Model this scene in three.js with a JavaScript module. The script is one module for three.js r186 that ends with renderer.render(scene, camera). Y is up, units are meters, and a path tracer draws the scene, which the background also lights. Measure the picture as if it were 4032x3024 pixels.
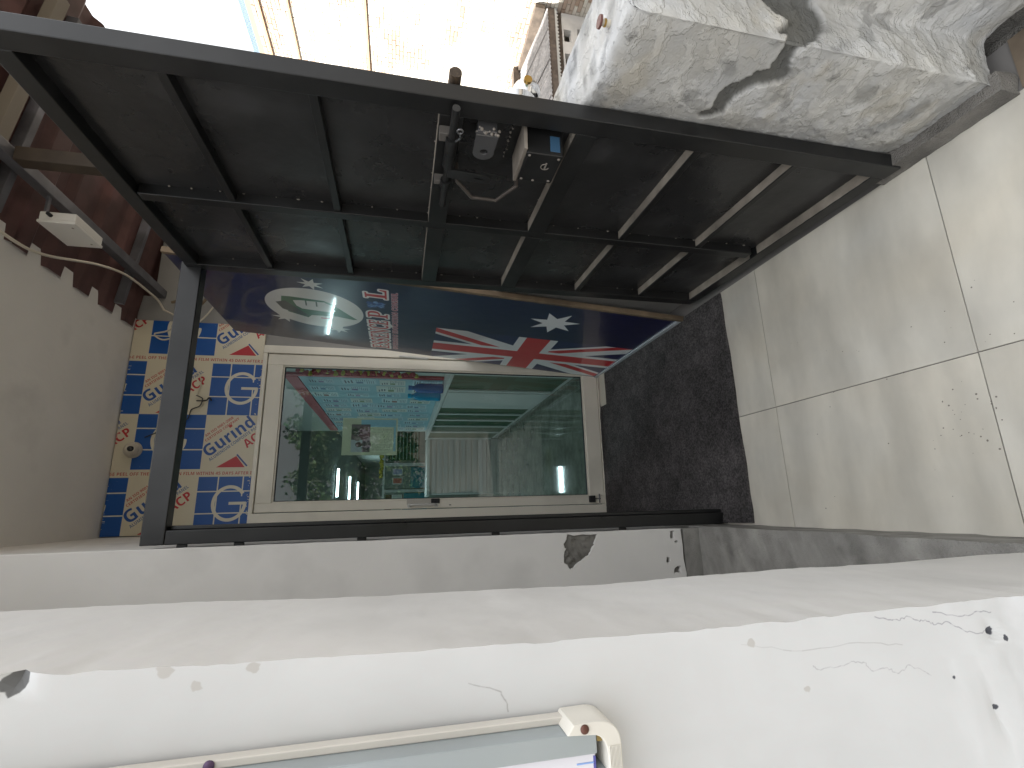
import * as THREE from 'three';
import { mergeGeometries, mergeVertices, toCreasedNormals } from 'three/addons/utils/BufferGeometryUtils.js';
import { RoundedBoxGeometry } from 'three/addons/geometries/RoundedBoxGeometry.js';
import { ImprovedNoise } from 'three/addons/math/ImprovedNoise.js';
import { RectAreaLightUniformsLib } from 'three/addons/lights/RectAreaLightUniformsLib.js';

// ---------------------------------------------------------------- camera, sky, sun, exposure
const scene = new THREE.Scene();
const camera = new THREE.PerspectiveCamera(76.03, 4 / 3, 0.03, 400);
camera.position.set(0, 1.25, 0);
{ // the phone was held upright and the picture was saved on its side: a quarter-turn roll about the view axis
  const e = new THREE.Euler(-0.22035, -0.25054, 0.028705, 'YXZ');
  const m = new THREE.Matrix4().makeRotationFromEuler(e), r = new THREE.Vector3(), u = new THREE.Vector3(), b = new THREE.Vector3();
  m.extractBasis(r, u, b);
  camera.quaternion.setFromRotationMatrix(new THREE.Matrix4().makeBasis(u.clone().negate(), r, b));
}
const SUN = new THREE.Vector3(-0.62, 0.74, -0.26).normalize();
{
  const W = 256, H = 128, d = new Float32Array(W * H * 4), v = new THREE.Vector3();
  for (let j = 0; j < H; j++) for (let i = 0; i < W; i++) {
    const el = ((j + 0.5) / H - 0.5) * Math.PI, az = ((i + 0.5) / W - 0.5) * 2 * Math.PI;
    v.set(Math.cos(az) * Math.cos(el), Math.sin(el), Math.sin(az) * Math.cos(el));
    const t = Math.max(0, v.y), g = Math.pow(Math.max(0, v.dot(SUN)), 8) * 0.2, o = (j * W + i) * 4;
    const c = v.y < 0 ? [0.12, 0.115, 0.105] : [0.19 + 0.4 * t + g, 0.191 + 0.415 * t + g, 0.193 + 0.44 * t + g * 0.95];
    d[o] = c[0]; d[o + 1] = c[1]; d[o + 2] = c[2]; d[o + 3] = 1;
  }
  const sky = new THREE.DataTexture(d, W, H, THREE.RGBAFormat, THREE.FloatType);
  sky.mapping = THREE.EquirectangularReflectionMapping; sky.magFilter = THREE.LinearFilter; sky.needsUpdate = true;
  scene.background = sky; scene.environment = sky;
}
const sun = new THREE.DirectionalLight(new THREE.Color(1, 0.97, 0.92), 4);
sun.position.copy(SUN).multiplyScalar(30); sun.castShadow = true;
sun.shadow.mapSize.set(2048, 2048);
Object.assign(sun.shadow.camera, { left: -16, right: 16, top: 16, bottom: -16, near: 1, far: 80 });
scene.add(sun, sun.target);
const renderer = new THREE.WebGLRenderer({ antialias: true });
renderer.setSize(1024, 768);
renderer.toneMapping = THREE.LinearToneMapping;
renderer.toneMappingExposure = 4.7;
renderer.shadowMap.enabled = true;
RectAreaLightUniformsLib.init();

// ---------------------------------------------------------------- helpers
let seed = 7;
const rnd = () => { seed = (seed + 0x6d2b79f5) | 0; let t = Math.imul(seed ^ (seed >>> 15), 1 | seed); t = (t + Math.imul(t ^ (t >>> 7), 61 | t)) ^ t; return ((t ^ (t >>> 14)) >>> 0) / 4294967296; };
const rr = (a, b) => a + (b - a) * rnd();
const IN = new ImprovedNoise();
const n3 = (x, y, z) => IN.noise(x, y, z);
const fbm = (x, y, z, o = 4) => { let s = 0, a = 0.5, f = 1; for (let i = 0; i < o; i++) { s += a * IN.noise(x * f, y * f, z * f + i * 7.3); a *= 0.5; f *= 2.03; } return s; };
const names = new Map();
const numbered = (n) => { const k = names.get(n) ?? 0; names.set(n, k + 1); return k ? `${n}_${String(k).padStart(3, '0')}` : n; };
const shade = (o) => { o.castShadow = true; o.receiveShadow = true; return o; };
function thing(name, label, category, pos = [0, 0, 0], turn = 0, group) {
  const o = new THREE.Group(); o.name = numbered(name); o.position.set(...pos); o.rotation.y = turn;
  o.userData = { label, category }; if (group) o.userData.group = group;
  scene.add(o); return o;
}
function part(parent, name, geo, mat, pos, rot) {
  const m = shade(new THREE.Mesh(geo, mat)); m.name = name;
  if (pos) m.position.set(...pos); if (rot) m.rotation.set(...rot);
  parent.add(m); return m;
}
function single(name, geo, mat, label, category, pos, rot, group) {
  const m = part(scene, numbered(name), geo, mat, pos, rot); m.userData = { label, category }; if (group) m.userData.group = group; return m;
}
function struct(name, geo, mat, pos) { const m = part(scene, numbered(name), geo, mat, pos); m.userData.kind = 'structure'; return m; }
const bx = (x0, x1, y0, y1, z0, z1) => uvm(new THREE.BoxGeometry(x1 - x0, y1 - y0, z1 - z0).translate((x0 + x1) / 2, (y0 + y1) / 2, (z0 + z1) / 2));
const rbx = (x0, x1, y0, y1, z0, z1, r = 0.003) => new RoundedBoxGeometry(x1 - x0, y1 - y0, z1 - z0, 2, r).translate((x0 + x1) / 2, (y0 + y1) / 2, (z0 + z1) / 2);
// uv in metres by the dominant normal axis
function uvm(g0) {
  const g = g0.index ? g0.toNonIndexed() : g0; const p = g.attributes.position; if (!g.attributes.normal) g.computeVertexNormals();
  const n = g.attributes.normal, uv = new Float32Array(p.count * 2);
  for (let i = 0; i < p.count; i += 3) {
    const a = Math.abs(n.getX(i) + n.getX(i + 1) + n.getX(i + 2)), b = Math.abs(n.getY(i) + n.getY(i + 1) + n.getY(i + 2)), c = Math.abs(n.getZ(i) + n.getZ(i + 1) + n.getZ(i + 2));
    for (let k = i; k < i + 3; k++) {
      const x = p.getX(k), y = p.getY(k), z = p.getZ(k);
      if (a >= b && a >= c) { uv[k * 2] = z; uv[k * 2 + 1] = y; } else if (b >= c) { uv[k * 2] = x; uv[k * 2 + 1] = z; } else { uv[k * 2] = x; uv[k * 2 + 1] = y; }
    }
  }
  g.setAttribute('uv', new THREE.BufferAttribute(uv, 2)); return g;
}
const tube = (pts, r, seg = 24, rad = 8, closed = false) => new THREE.TubeGeometry(new THREE.CatmullRomCurve3(pts.map((p) => new THREE.Vector3(...p)), closed, 'catmullrom', 0.4), seg, r, rad, closed);
function rodGeo(pts, r) { const gs = []; for (let i = 0; i + 1 < pts.length; i++) { gs.push(new THREE.TubeGeometry(new THREE.LineCurve3(new THREE.Vector3(...pts[i]), new THREE.Vector3(...pts[i + 1])), 1, r, 8)); gs.push(new THREE.SphereGeometry(r, 8, 6).translate(...pts[i])); } gs.push(new THREE.SphereGeometry(r, 8, 6).translate(...pts[pts.length - 1])); return mergeGeometries(gs); }
// a box whose faces are cut at the given coordinates, then bent by fn(x, y, z) => [dx, dy, dz]
function gridBox(xs, ys, zs, fn, smooth = 0.7) {
  const pos = [];
  const q = (a, b, c, d) => pos.push(...a, ...b, ...c, ...a, ...c, ...d);
  const f = (A, B, mk, flip) => { for (let i = 0; i + 1 < A.length; i++) for (let j = 0; j + 1 < B.length; j++) { const a = mk(A[i], B[j]), b = mk(A[i + 1], B[j]), c = mk(A[i + 1], B[j + 1]), d = mk(A[i], B[j + 1]); flip ? q(a, d, c, b) : q(a, b, c, d); } };
  const l = (a) => a[a.length - 1];
  f(xs, ys, (x, y) => [x, y, l(zs)], false); f(xs, ys, (x, y) => [x, y, zs[0]], true);
  f(zs, ys, (z, y) => [l(xs), y, z], true); f(zs, ys, (z, y) => [xs[0], y, z], false);
  f(xs, zs, (x, z) => [x, l(ys), z], true); f(xs, zs, (x, z) => [x, ys[0], z], false);
  for (let i = 0; i < pos.length; i += 3) { const d = fn(pos[i], pos[i + 1], pos[i + 2]); pos[i] += d[0]; pos[i + 1] += d[1]; pos[i + 2] += d[2]; }
  let g = new THREE.BufferGeometry(); g.setAttribute('position', new THREE.Float32BufferAttribute(pos, 3));
  g.computeVertexNormals(); g = uvm(g); return toCreasedNormals(g, smooth);
}
const steps = (a, b, s) => { const n = Math.max(1, Math.round((b - a) / s)); return Array.from({ length: n + 1 }, (_, i) => a + (b - a) * i / n); };
// tileable noise on a torus-like lattice
function lattice(P, sd) { const a = new Float32Array(P * P); let s = sd * 7919 + 13; for (let i = 0; i < a.length; i++) { s = (Math.imul(s, 1664525) + 1013904223) | 0; a[i] = (s >>> 8) / 16777216; } return a; }
function tnoise(P, sd) { const a = lattice(P, sd); return (u, v) => { const x = u * P, y = v * P, i = Math.floor(x), j = Math.floor(y), fx = x - i, fy = y - j, sx = fx * fx * (3 - 2 * fx), sy = fy * fy * (3 - 2 * fy); const g = (m, n) => a[((n % P + P) % P) * P + ((m % P + P) % P)]; return (g(i, j) * (1 - sx) + g(i + 1, j) * sx) * (1 - sy) + (g(i, j + 1) * (1 - sx) + g(i + 1, j + 1) * sx) * sy; }; }
function tfbm(P, o, sd) { const f = Array.from({ length: o }, (_, k) => tnoise(P << k, sd + k)); return (u, v) => { let s = 0, a = 0.5, t = 0; for (const q of f) { s += a * q(u, v); t += a; a *= 0.5; } return s / t; }; }
function dtex(N, fn, srgb, metres = 1, M = N) {
  const d = new Uint8Array(N * M * 4);
  for (let j = 0; j < M; j++) for (let i = 0; i < N; i++) { const c = fn((i + 0.5) / N, (j + 0.5) / M), o = (j * N + i) * 4; for (let k = 0; k < 3; k++) d[o + k] = Math.max(0, Math.min(255, 255 * (Array.isArray(c) ? c[k] : c))); d[o + 3] = 255; }
  const t = new THREE.DataTexture(d, N, M); t.magFilter = THREE.LinearFilter; t.wrapS = t.wrapT = THREE.RepeatWrapping; if (srgb) t.colorSpace = THREE.SRGBColorSpace; t.repeat.set(1 / metres, 1 / metres); t.needsUpdate = true; return t;
}
function canvas(w, h, draw) { const c = document.createElement('canvas'); c.width = w; c.height = h; draw(c.getContext('2d'), w, h); const t = new THREE.CanvasTexture(c); t.colorSpace = THREE.SRGBColorSpace; t.magFilter = THREE.LinearFilter; return t; }
const lin = (r, g, b) => new THREE.Color().setRGB(r, g, b);
const std = (color, roughness = 0.6, metalness = 0, extra = {}) => new THREE.MeshStandardMaterial({ color, roughness, metalness, ...extra });

// ---------------------------------------------------------------- surface textures
const F1 = tfbm(6, 6, 11), F2 = tfbm(4, 7, 37), F3 = tfbm(16, 5, 53), F4 = tfbm(3, 4, 71);
const plasterBump = dtex(768, (u, v) => 0.45 * F2(u, v) + 0.35 * F3(u, v) + 0.2 * F1(v, u), false, 0.9);
const plasterMap = dtex(768, (u, v) => { const s = F2(u, v), m = F1(u + 0.3, v), k = 0.965 + 0.06 * (s - 0.5) + 0.05 * (m - 0.5) - 0.35 * Math.max(0, m - 0.58); return [k, k * 0.995, k * 0.985]; }, true, 1.7);
const mkPlaster = (c, b = 0.004) => std(c, 0.92, 0, { map: plasterMap, bumpMap: plasterBump, bumpScale: b });
const cementMap = dtex(512, (u, v) => { const s = F1(u, v) * 0.6 + F3(u, v) * 0.4, k = 0.72 + 0.5 * (s - 0.5); return [k, k * 0.985, k * 0.96]; }, true, 0.6);
const metalMap = dtex(512, (u, v) => { const s = F2(u, v), m = F3(u, v), d = Math.max(0, s - 0.52) * 0.9; const k = 0.75 + 0.25 * (m - 0.5) + d; return [k, k, k * 0.99]; }, true, 0.8);
const metalRough = dtex(512, (u, v) => { const s = F2(v, u); return [0, 0.62 + 0.5 * (s - 0.5) + 0.2 * (F3(u, v) - 0.5), 0]; }, false, 0.7);
const grainBump = dtex(512, (u, v) => F3(u, v) * 0.5 + tn1(u, v) * 0.5, false, 0.25);
function tn1(u, v) { return (tn1.f ??= tnoise(128, 5))(u, v); }

const M = {
  white: mkPlaster(lin(0.7, 0.69, 0.675)), beige: mkPlaster(lin(0.66, 0.63, 0.58)), soffit: mkPlaster(lin(0.82, 0.81, 0.79), 0.006),
  grey: mkPlaster(lin(0.3, 0.3, 0.3)), cement: std(lin(0.38, 0.375, 0.36), 0.95, 0, { map: cementMap, bumpMap: grainBump, bumpScale: 0.006 }),
  black: std(lin(0.016, 0.0162, 0.017), 0.6, 0, { map: metalMap, roughnessMap: metalRough, bumpMap: plasterBump, bumpScale: 0.0012 }),
  blackSheet: std(lin(0.042, 0.042, 0.044), 0.45, 0, { map: metalMap, roughnessMap: metalRough, bumpMap: plasterBump, bumpScale: 0.004 }),
  dust: std(lin(0.58, 0.53, 0.47), 1, 0, { map: cementMap, bumpMap: grainBump, bumpScale: 0.002 }),
  weld: std(lin(0.3, 0.27, 0.24), 0.55, 0.4), steel: std(lin(0.16, 0.16, 0.165), 0.35, 0.6, { roughnessMap: metalRough }), chrome: std(lin(0.75, 0.75, 0.76), 0.12, 1), brass: std(lin(0.42, 0.27, 0.08), 0.3, 1),
  alu: std(lin(0.86, 0.83, 0.74), 0.42, 0, { bumpMap: plasterBump, bumpScale: 0.0008, map: plasterMap }), aluGrey: std(lin(0.62, 0.62, 0.6), 0.4, 0.3), gasket: std(lin(0.015, 0.016, 0.018), 0.7),
  roof: std(lin(0.16, 0.075, 0.07), 0.6, 0, { map: metalMap }), purlin: std(lin(0.22, 0.22, 0.25), 0.5, 0.2, { map: metalMap }), brown: std(lin(0.09, 0.062, 0.04), 0.65, 0, { map: metalMap }), cream: std(lin(0.55, 0.5, 0.42), 0.7),
  plastic: std(lin(0.72, 0.7, 0.66), 0.4), cable: std(lin(0.6, 0.55, 0.46), 0.5), darkCable: std(lin(0.03, 0.03, 0.03), 0.5),
  glass: new THREE.MeshPhysicalMaterial({ color: lin(0.72, 0.9, 0.88), transmission: 1, thickness: 0, roughness: 0, ior: 1.6 }),
  wood: std(lin(0.36, 0.27, 0.18), 0.8, 0, { map: cementMap }), roomWall: std(lin(0.42, 0.47, 0.44), 0.8), roomGreen: std(lin(0.015, 0.07, 0.025), 0.35), roomWhite: std(lin(0.5, 0.52, 0.5), 0.5),
};

// ---------------------------------------------------------------- ground and platform
struct('ground', uvm(new THREE.PlaneGeometry(400, 400).rotateX(-Math.PI / 2).translate(0, -2.6, 0)), std(lin(0.2, 0.185, 0.16), 0.95, 0, { map: dtex(512, (u, v) => { const k = 0.75 + 0.5 * (F2(u, v) - 0.5); return [k, k * 0.97, k * 0.93]; }, true, 6) }));
struct('terrace', bx(-3, 1.05, -2.6, -0.012, -10.2, 2.2), M.cement);

// floor tiles: each tile a mesh, joints are real gaps
{
  const veins = tfbm(4, 6, 91);
  const tileMaps = [0, 1, 2].map((k) => dtex(768, (u, v) => {
    const w = F2(u * 1 + k * 0.31, v) * 0.16, st = veins(v * 3 + w + k * 0.17, u + 0.2 * k), f = F3(u, v + k * 0.2);
    let s = 0.91 + 0.2 * (st - 0.5) + 0.06 * (F1(v, u) - 0.5) + 0.045 * (f - 0.5);
    return [s, s * (0.99 - 0.02 * (F1(u, v) - 0.4)), s * (0.955 - 0.05 * (F1(u, v) - 0.4))];
  }, true, 1));
  const mats = tileMaps.map((t) => std(lin(0.72, 0.7, 0.665), 0.45, 0, { map: t, bumpMap: plasterBump, bumpScale: 0.0008 }));
  const floor = struct('floor', bx(-0.09, 0.945, -0.012, -0.0035, -2.93, 0.46), std(lin(0.2, 0.19, 0.18), 0.95));
  const xs = [-0.09, 0.306, 0.82], zs = [-2.93, -2.65, -2.03, -1.41, -0.79, -0.17, 0.45];
  for (let i = 0; i < 2; i++) for (let j = 0; j + 1 < zs.length; j++) {
    const g = bx(xs[i] + 0.0013, xs[i + 1] - 0.0013, -0.0034, 0, zs[j] + 0.0013, zs[j + 1] - 0.0013);
    const uv = g.attributes.uv, du = rr(0, 1), dv = rr(0, 1); for (let k = 0; k < uv.count; k++) uv.setXY(k, uv.getX(k) + du, uv.getY(k) + dv);
    part(floor, 'tile', g, mats[(i + j) % 3]);
  }
  const tan = part(floor, 'tile', bx(0.823, 0.944, -0.0034, 0.0, -0.588, 0.45), std(lin(0.36, 0.29, 0.22), 0.7, 0, { map: cementMap }));
  tan.userData.label = 'brown floor tile beside the whitewashed pillar base';
  // dried drips and grit lying on the tiles
  const gs = []; const spot = (x, z, r) => gs.push(new THREE.CircleGeometry(r, 7).rotateX(-Math.PI / 2).scale(rr(0.7, 1.3), 1, rr(0.7, 1.3)).translate(x, 0.0012, z));
  for (let i = 0; i < 26; i++) spot(0.16 + rr(-0.1, 0.1) * rr(0.2, 1), -0.87 + rr(-0.07, 0.13) * rr(0.2, 1), rr(0.0008, 0.0022));
  for (let i = 0; i < 40; i++) spot(rr(-0.05, 0.6), rr(-1.3, -0.55), rr(0.0006, 0.0019));
  const s = part(floor, 'dirt_specks', mergeGeometries(gs), std(lin(0.2, 0.18, 0.155), 0.9)); s.userData.kind = 'stuff';
}

// ---------------------------------------------------------------- left side: ledge, far jamb wall, near wall
{
  const jit = (f, a) => (x, y, z) => [a * fbm(x * f, y * f, z * f), a * fbm(x * f + 9, y * f, z * f), a * fbm(x * f, y * f + 5, z * f)];
  const led = gridBox(steps(-0.75, -0.2, 0.1).concat(steps(-0.19, -0.088, 0.02)), [-0.012, 0.06, 0.12, 0.15, 0.163], steps(-1.76, -0.2, 0.03), (x, y, z) => { const e = x > -0.12 ? 1 : 0.3, v = z > -0.75 && x > -0.13 && y > 0.1 ? 0.012 * fbm(x * 30, y * 30, z * 14) : 0; return [e * 0.007 * fbm(x * 20, y * 20, z * 9) + v, 0.006 * fbm(x * 12, 3, z * 12) * (y > 0.05 ? 1 : 0) + v, 0]; });
  const streak = dtex(768, (u, v) => { const w = F2(u, v), s = F1(u * 1 + v * 2 + 0.2 * w, v), k = 0.78 + 0.26 * (s - 0.5) + 0.16 * (F3(u, v) - 0.5) + 0.5 * Math.max(0, F2(v, u + 0.4) - 0.64) - 0.8 * Math.max(0, F1(v + 0.1, u) - 0.66); return [k, k * 0.99, k * 0.97]; }, true, 0.5);
  single('stone_ledge', led, std(lin(0.44, 0.435, 0.42), 0.65, 0, { map: streak, bumpMap: grainBump, bumpScale: 0.003 }), 'low streaked grey stone ledge along the tile floor below the white walls', 'ledge');

  const jw = thing('jamb_wall', 'white plastered end wall with a broken grey patch beside the black gate post', 'wall', [-0.42, 0.15, -1.7]);
  const L = (g) => g.translate(0.42, -0.15, 1.7);
  part(jw, 'core', L(bx(-0.75, -0.1, 0.15, 2.7, -2.93, -1.712)), M.cement);
  part(jw, 'inner_coat', L(bx(-0.0998, -0.097, 0.15, 2.69, -2.925, -1.715)), M.white);
  const sh = new THREE.Shape(); sh.moveTo(-0.75, 0.232);
  for (const x of steps(-0.7, -0.1, 0.05)) sh.lineTo(x, 0.234 + rr(-0.003, 0.006));
  for (const y of steps(0.235, 2.69, 0.03)) sh.lineTo(-0.0945 + 0.0022 * fbm(1, y * 7, 3) + rr(-0.0006, 0.0006), y);
  sh.lineTo(-0.75, 2.69); sh.closePath();
  const pathJ = (pts, a, sub) => { const out = []; for (let i = 0; i < pts.length; i++) { const p = pts[i], q = pts[(i + 1) % pts.length]; for (let k = 0; k < sub; k++) { const t = k / sub; out.push(new THREE.Vector2(p[0] + (q[0] - p[0]) * t + rr(-a, a), p[1] + (q[1] - p[1]) * t + rr(-a, a))); } } return out; };
  sh.holes.push(new THREE.Path(pathJ([[-0.1, 0.675], [-0.128, 0.69], [-0.15, 0.682], [-0.186, 0.694], [-0.218, 0.668], [-0.2, 0.645], [-0.174, 0.6], [-0.14, 0.578], [-0.1, 0.56]], 0.0042, 4)));
  sh.holes.push(new THREE.Path(pathJ([[-0.1, 0.28], [-0.13, 0.283], [-0.128, 0.268], [-0.1, 0.262]], 0.0015, 3)));
  for (const [x, y, r] of [[-0.2, 0.3, 0.012], [-0.235, 0.265, 0.018], [-0.14, 0.26, 0.008]]) sh.holes.push(new THREE.Path(pathJ(Array.from({ length: 8 }, (_, i) => [x + Math.cos(i * 0.785) * r * rr(0.5, 1.3), y + Math.sin(i * 0.785) * r * rr(0.4, 1.1)]), r * 0.12, 2)));
  part(jw, 'plaster_coat', L(uvm(new THREE.ExtrudeGeometry(sh, { depth: 0.012, bevelEnabled: true, bevelSize: 0.0015, bevelThickness: 0.0015, bevelSegments: 1 }).translate(0, 0, -1.7125))), M.white);
  part(jw, 'exposed_mortar', L(gridBox(steps(-0.23, -0.1, 0.004), steps(0.55, 0.7, 0.004), [-1.713, -1.7105], (x, y, z) => [0, 0, z > -1.712 ? 0.026 * Math.abs(fbm(x * 40, y * 40, 2)) + 0.004 * Math.max(0, n3(x * 110, y * 110, 1)) : 0], 1.2)), std(lin(0.33, 0.325, 0.31), 1, 0, { map: cementMap }));
  part(jw, 'base_stone', L(gridBox(steps(-0.75, -0.095, 0.03), steps(0.152, 0.228, 0.015), [-1.72, -1.7], jit(18, 0.004))), std(lin(0.42, 0.415, 0.4), 0.85, 0, { map: streak, bumpMap: grainBump, bumpScale: 0.003 }));

  // near wall: its front face carries the notice board
  const edge = (y) => { const k = [[0.3, -0.1], [0.67, -0.1015], [1.01, -0.1055], [1.28, -0.102], [1.5, -0.0955], [2.8, -0.085]]; for (let i = 0; i + 1 < k.length; i++) if (y <= k[i + 1][0]) return k[i][1] + (k[i + 1][1] - k[i][1]) * Math.max(0, (y - k[i][0]) / (k[i + 1][0] - k[i][0])); return -0.085; };
  const tex = canvas(1024, 2048, (c, w, h) => { // x -0.5..0, y 0.55..1.75
    const id = c.createImageData(w, h);
    for (let j = 0; j < h; j++) for (let i = 0; i < w; i++) { const u = i / w, v = j / h, s = F2(u * 0.5, v), q = F1(u * 0.6, v * 1.2 + 0.3), k = 246 + 10 * (s - 0.5) + 8 * (F3(u, v) - 0.5) - 12 * Math.max(0, q - 0.56), o = (j * w + i) * 4; id.data[o] = k; id.data[o + 1] = k * 0.998; id.data[o + 2] = k * 0.99; id.data[o + 3] = 255; }
    c.putImageData(id, 0, 0);
    const P = (x, y) => [(x + 0.5) / 0.5 * w, (1.75 - y) / 1.2 * h];
    const crack = (pts, lw, col) => { c.strokeStyle = col; c.lineWidth = lw; c.lineJoin = 'round'; for (let i = 0; i + 1 < pts.length; i++) { let last = pts[i]; for (let k = 1; k <= 6; k++) { const t = k / 6, e = k < 6 ? 0.0011 : 0, n = [pts[i][0] + (pts[i + 1][0] - pts[i][0]) * t + rr(-e, e), pts[i][1] + (pts[i + 1][1] - pts[i][1]) * t + rr(-e, e)]; c.lineWidth = lw * rr(0.5, 1.5); c.beginPath(); c.moveTo(...P(...last)); c.lineTo(...P(...n)); c.stroke(); last = n; pts[i + 1] = k === 6 ? n : pts[i + 1]; } } };
    crack([[-0.108, 0.816], [-0.112, 0.798], [-0.113, 0.787], [-0.11, 0.779], [-0.115, 0.766], [-0.116, 0.757], [-0.12, 0.746], [-0.119, 0.73], [-0.128, 0.714], [-0.131, 0.695], [-0.129, 0.683]], 1.2, '#b4b1b8');
    crack([[-0.143, 0.891], [-0.146, 0.886], [-0.146, 0.865], [-0.143, 0.847], [-0.145, 0.836], [-0.152, 0.83], [-0.151, 0.812], [-0.157, 0.801], [-0.151, 0.788], [-0.157, 0.773], [-0.162, 0.764]], 1, '#cfccce');
    crack([[-0.109, 0.747], [-0.115, 0.712], [-0.112, 0.692], [-0.114, 0.674]], 1.2, '#b4b1b8');
    crack([[-0.12, 0.96], [-0.13, 0.9], [-0.128, 0.84], [-0.134, 0.79]], 1, '#d6d4d2');
    crack([[-0.128, 1.195], [-0.136, 1.17], [-0.15, 1.165]], 1.6, '#c4c1bf');
    const blot = (x, y, r, col, n = 12) => { c.fillStyle = col; c.beginPath(); for (let i = 0; i < n; i++) { const a = i / n * 6.283, [p, q] = P(x + Math.cos(a) * r * rr(0.6, 1.2), y + Math.sin(a) * r * rr(0.7, 1.3)); i ? c.lineTo(p, q) : c.moveTo(p, q); } c.fill(); };
    for (const [x, y, r] of [[-0.131, 0.678, 0.004], [-0.138, 0.664, 0.003], [-0.195, 0.696, 0.003], [-0.166, 0.738, 0.0015]]) blot(x, y, r, '#5e5f66');
    for (const [x, y, r] of [[-0.101, 1.4, 0.005], [-0.112, 1.38, 0.004], [-0.104, 1.345, 0.004], [-0.12, 0.95, 0.004], [-0.16, 0.9, 0.003]]) blot(x, y, r, '#e2ded8');
    blot(-0.101, 1.487, 0.0075, '#7d7d7c', 16);
  });
  tex.wrapS = tex.wrapT = THREE.ClampToEdgeWrapping; tex.repeat.set(2, 1 / 1.2); tex.offset.set(1, -0.55 / 1.2);
  const face = std(lin(0.67, 0.675, 0.685), 0.9, 0, { map: tex, bumpMap: plasterBump, bumpScale: 0.0022 });
  const nw = thing('near_wall', 'bright white plaster wall with cracks that carries the framed notice board', 'wall', [-0.5, 0, -0.5]);
  const bend = (x, y, z) => { const near = Math.max(0, 1 - (-0.1 - x) / 0.05); const dx = (edge(y) + 0.1) * near + 0.0016 * near * fbm(x * 60, y * 45, z * 60) + (z > -0.45 ? near * Math.min(0, 0.006 * fbm(3, y * 26, 5)) : 0.004 * near * fbm(4, y * 5, 2));
    const chip = z > -0.42 ? -0.012 * Math.exp(-(((x + 0.1) / 0.008) ** 2 + ((y - 1.487) / 0.008) ** 2)) - 0.008 * Math.exp(-(((x + 0.131) / 0.005) ** 2 + ((y - 0.678) / 0.006) ** 2)) - 0.008 * Math.exp(-(((x + 0.195) / 0.005) ** 2 + ((y - 0.696) / 0.005) ** 2)) : 0;
    return [dx, 0, 0.003 * fbm(x * 7, y * 7, 1) + (y < 0.75 ? 0.012 * fbm(x * 22, y * 22, 8) * (0.8 - y) * 4 : 0) + chip]; };
  const g = gridBox([-3, -1.6, -0.8].concat(steps(-0.5, -0.16, 0.02), steps(-0.155, -0.1, 0.004)), [0.0, 0.3, 0.5].concat(steps(0.56, 1.75, 0.008), [1.9, 2.2, 2.69]), steps(-0.67, -0.41, 0.02), bend, 0.6).translate(0.5, 0, 0.5);
  // front face uses the cracked sheet, the rest plain plaster: split by normal, uv kept in world metres
  const p = g.attributes.position, n = g.attributes.normal, front = [], rest = [];
  for (let i = 0; i < p.count; i += 3) (n.getZ(i) + n.getZ(i + 1) + n.getZ(i + 2) > 2 && p.getZ(i) > 0.05 ? front : rest).push(i, i + 1, i + 2);
  const pick = (idx, sx) => { const o = new THREE.BufferGeometry(); for (const k of ['position', 'normal', 'uv']) { const a = g.attributes[k], s = a.itemSize, d = new Float32Array(idx.length * s); idx.forEach((v, i) => { for (let c = 0; c < s; c++) d[i * s + c] = a.array[v * s + c]; }); o.setAttribute(k, new THREE.BufferAttribute(d, s)); } return o; };
  const fg = pick(front); { const a = fg.attributes.position, u = fg.attributes.uv; for (let i = 0; i < a.count; i++) u.setXY(i, a.getX(i) - 0.5, a.getY(i)); }
  part(nw, 'front_face', fg, face); part(nw, 'side_face', pick(rest), M.white);
  single('niche_wall', bx(-1.0, -0.752, -0.01, 2.69, -1.76, -0.672), M.white, 'white wall at the back of the gap between near wall and gate wall', 'wall');
}

// slab overhead; the unseen storey above is added to block the sun
{
  const slab = struct('ceiling', gridBox(steps(-3, -0.6, 0.6).concat(steps(-0.5, 1.06, 0.06)), [2.69, 2.86], steps(-3.06, -1.6, 0.06), (x, y, z) => [x > 1 ? 0.008 * fbm(x * 8, y, z * 8) : 0, y < 2.7 ? 0.006 * fbm(x * 4, 1, z * 4) : 0, 0], 0.6), M.soffit);
  struct('near_ceiling', bx(-3, -0.085, 2.69, 2.86, -1.598, -0.42), M.soffit);
  struct('sun_blocking_storey', bx(-3, -0.1, 2.865, 8.6, -10.2, -0.43), M.white);
  void slab;
}

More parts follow.
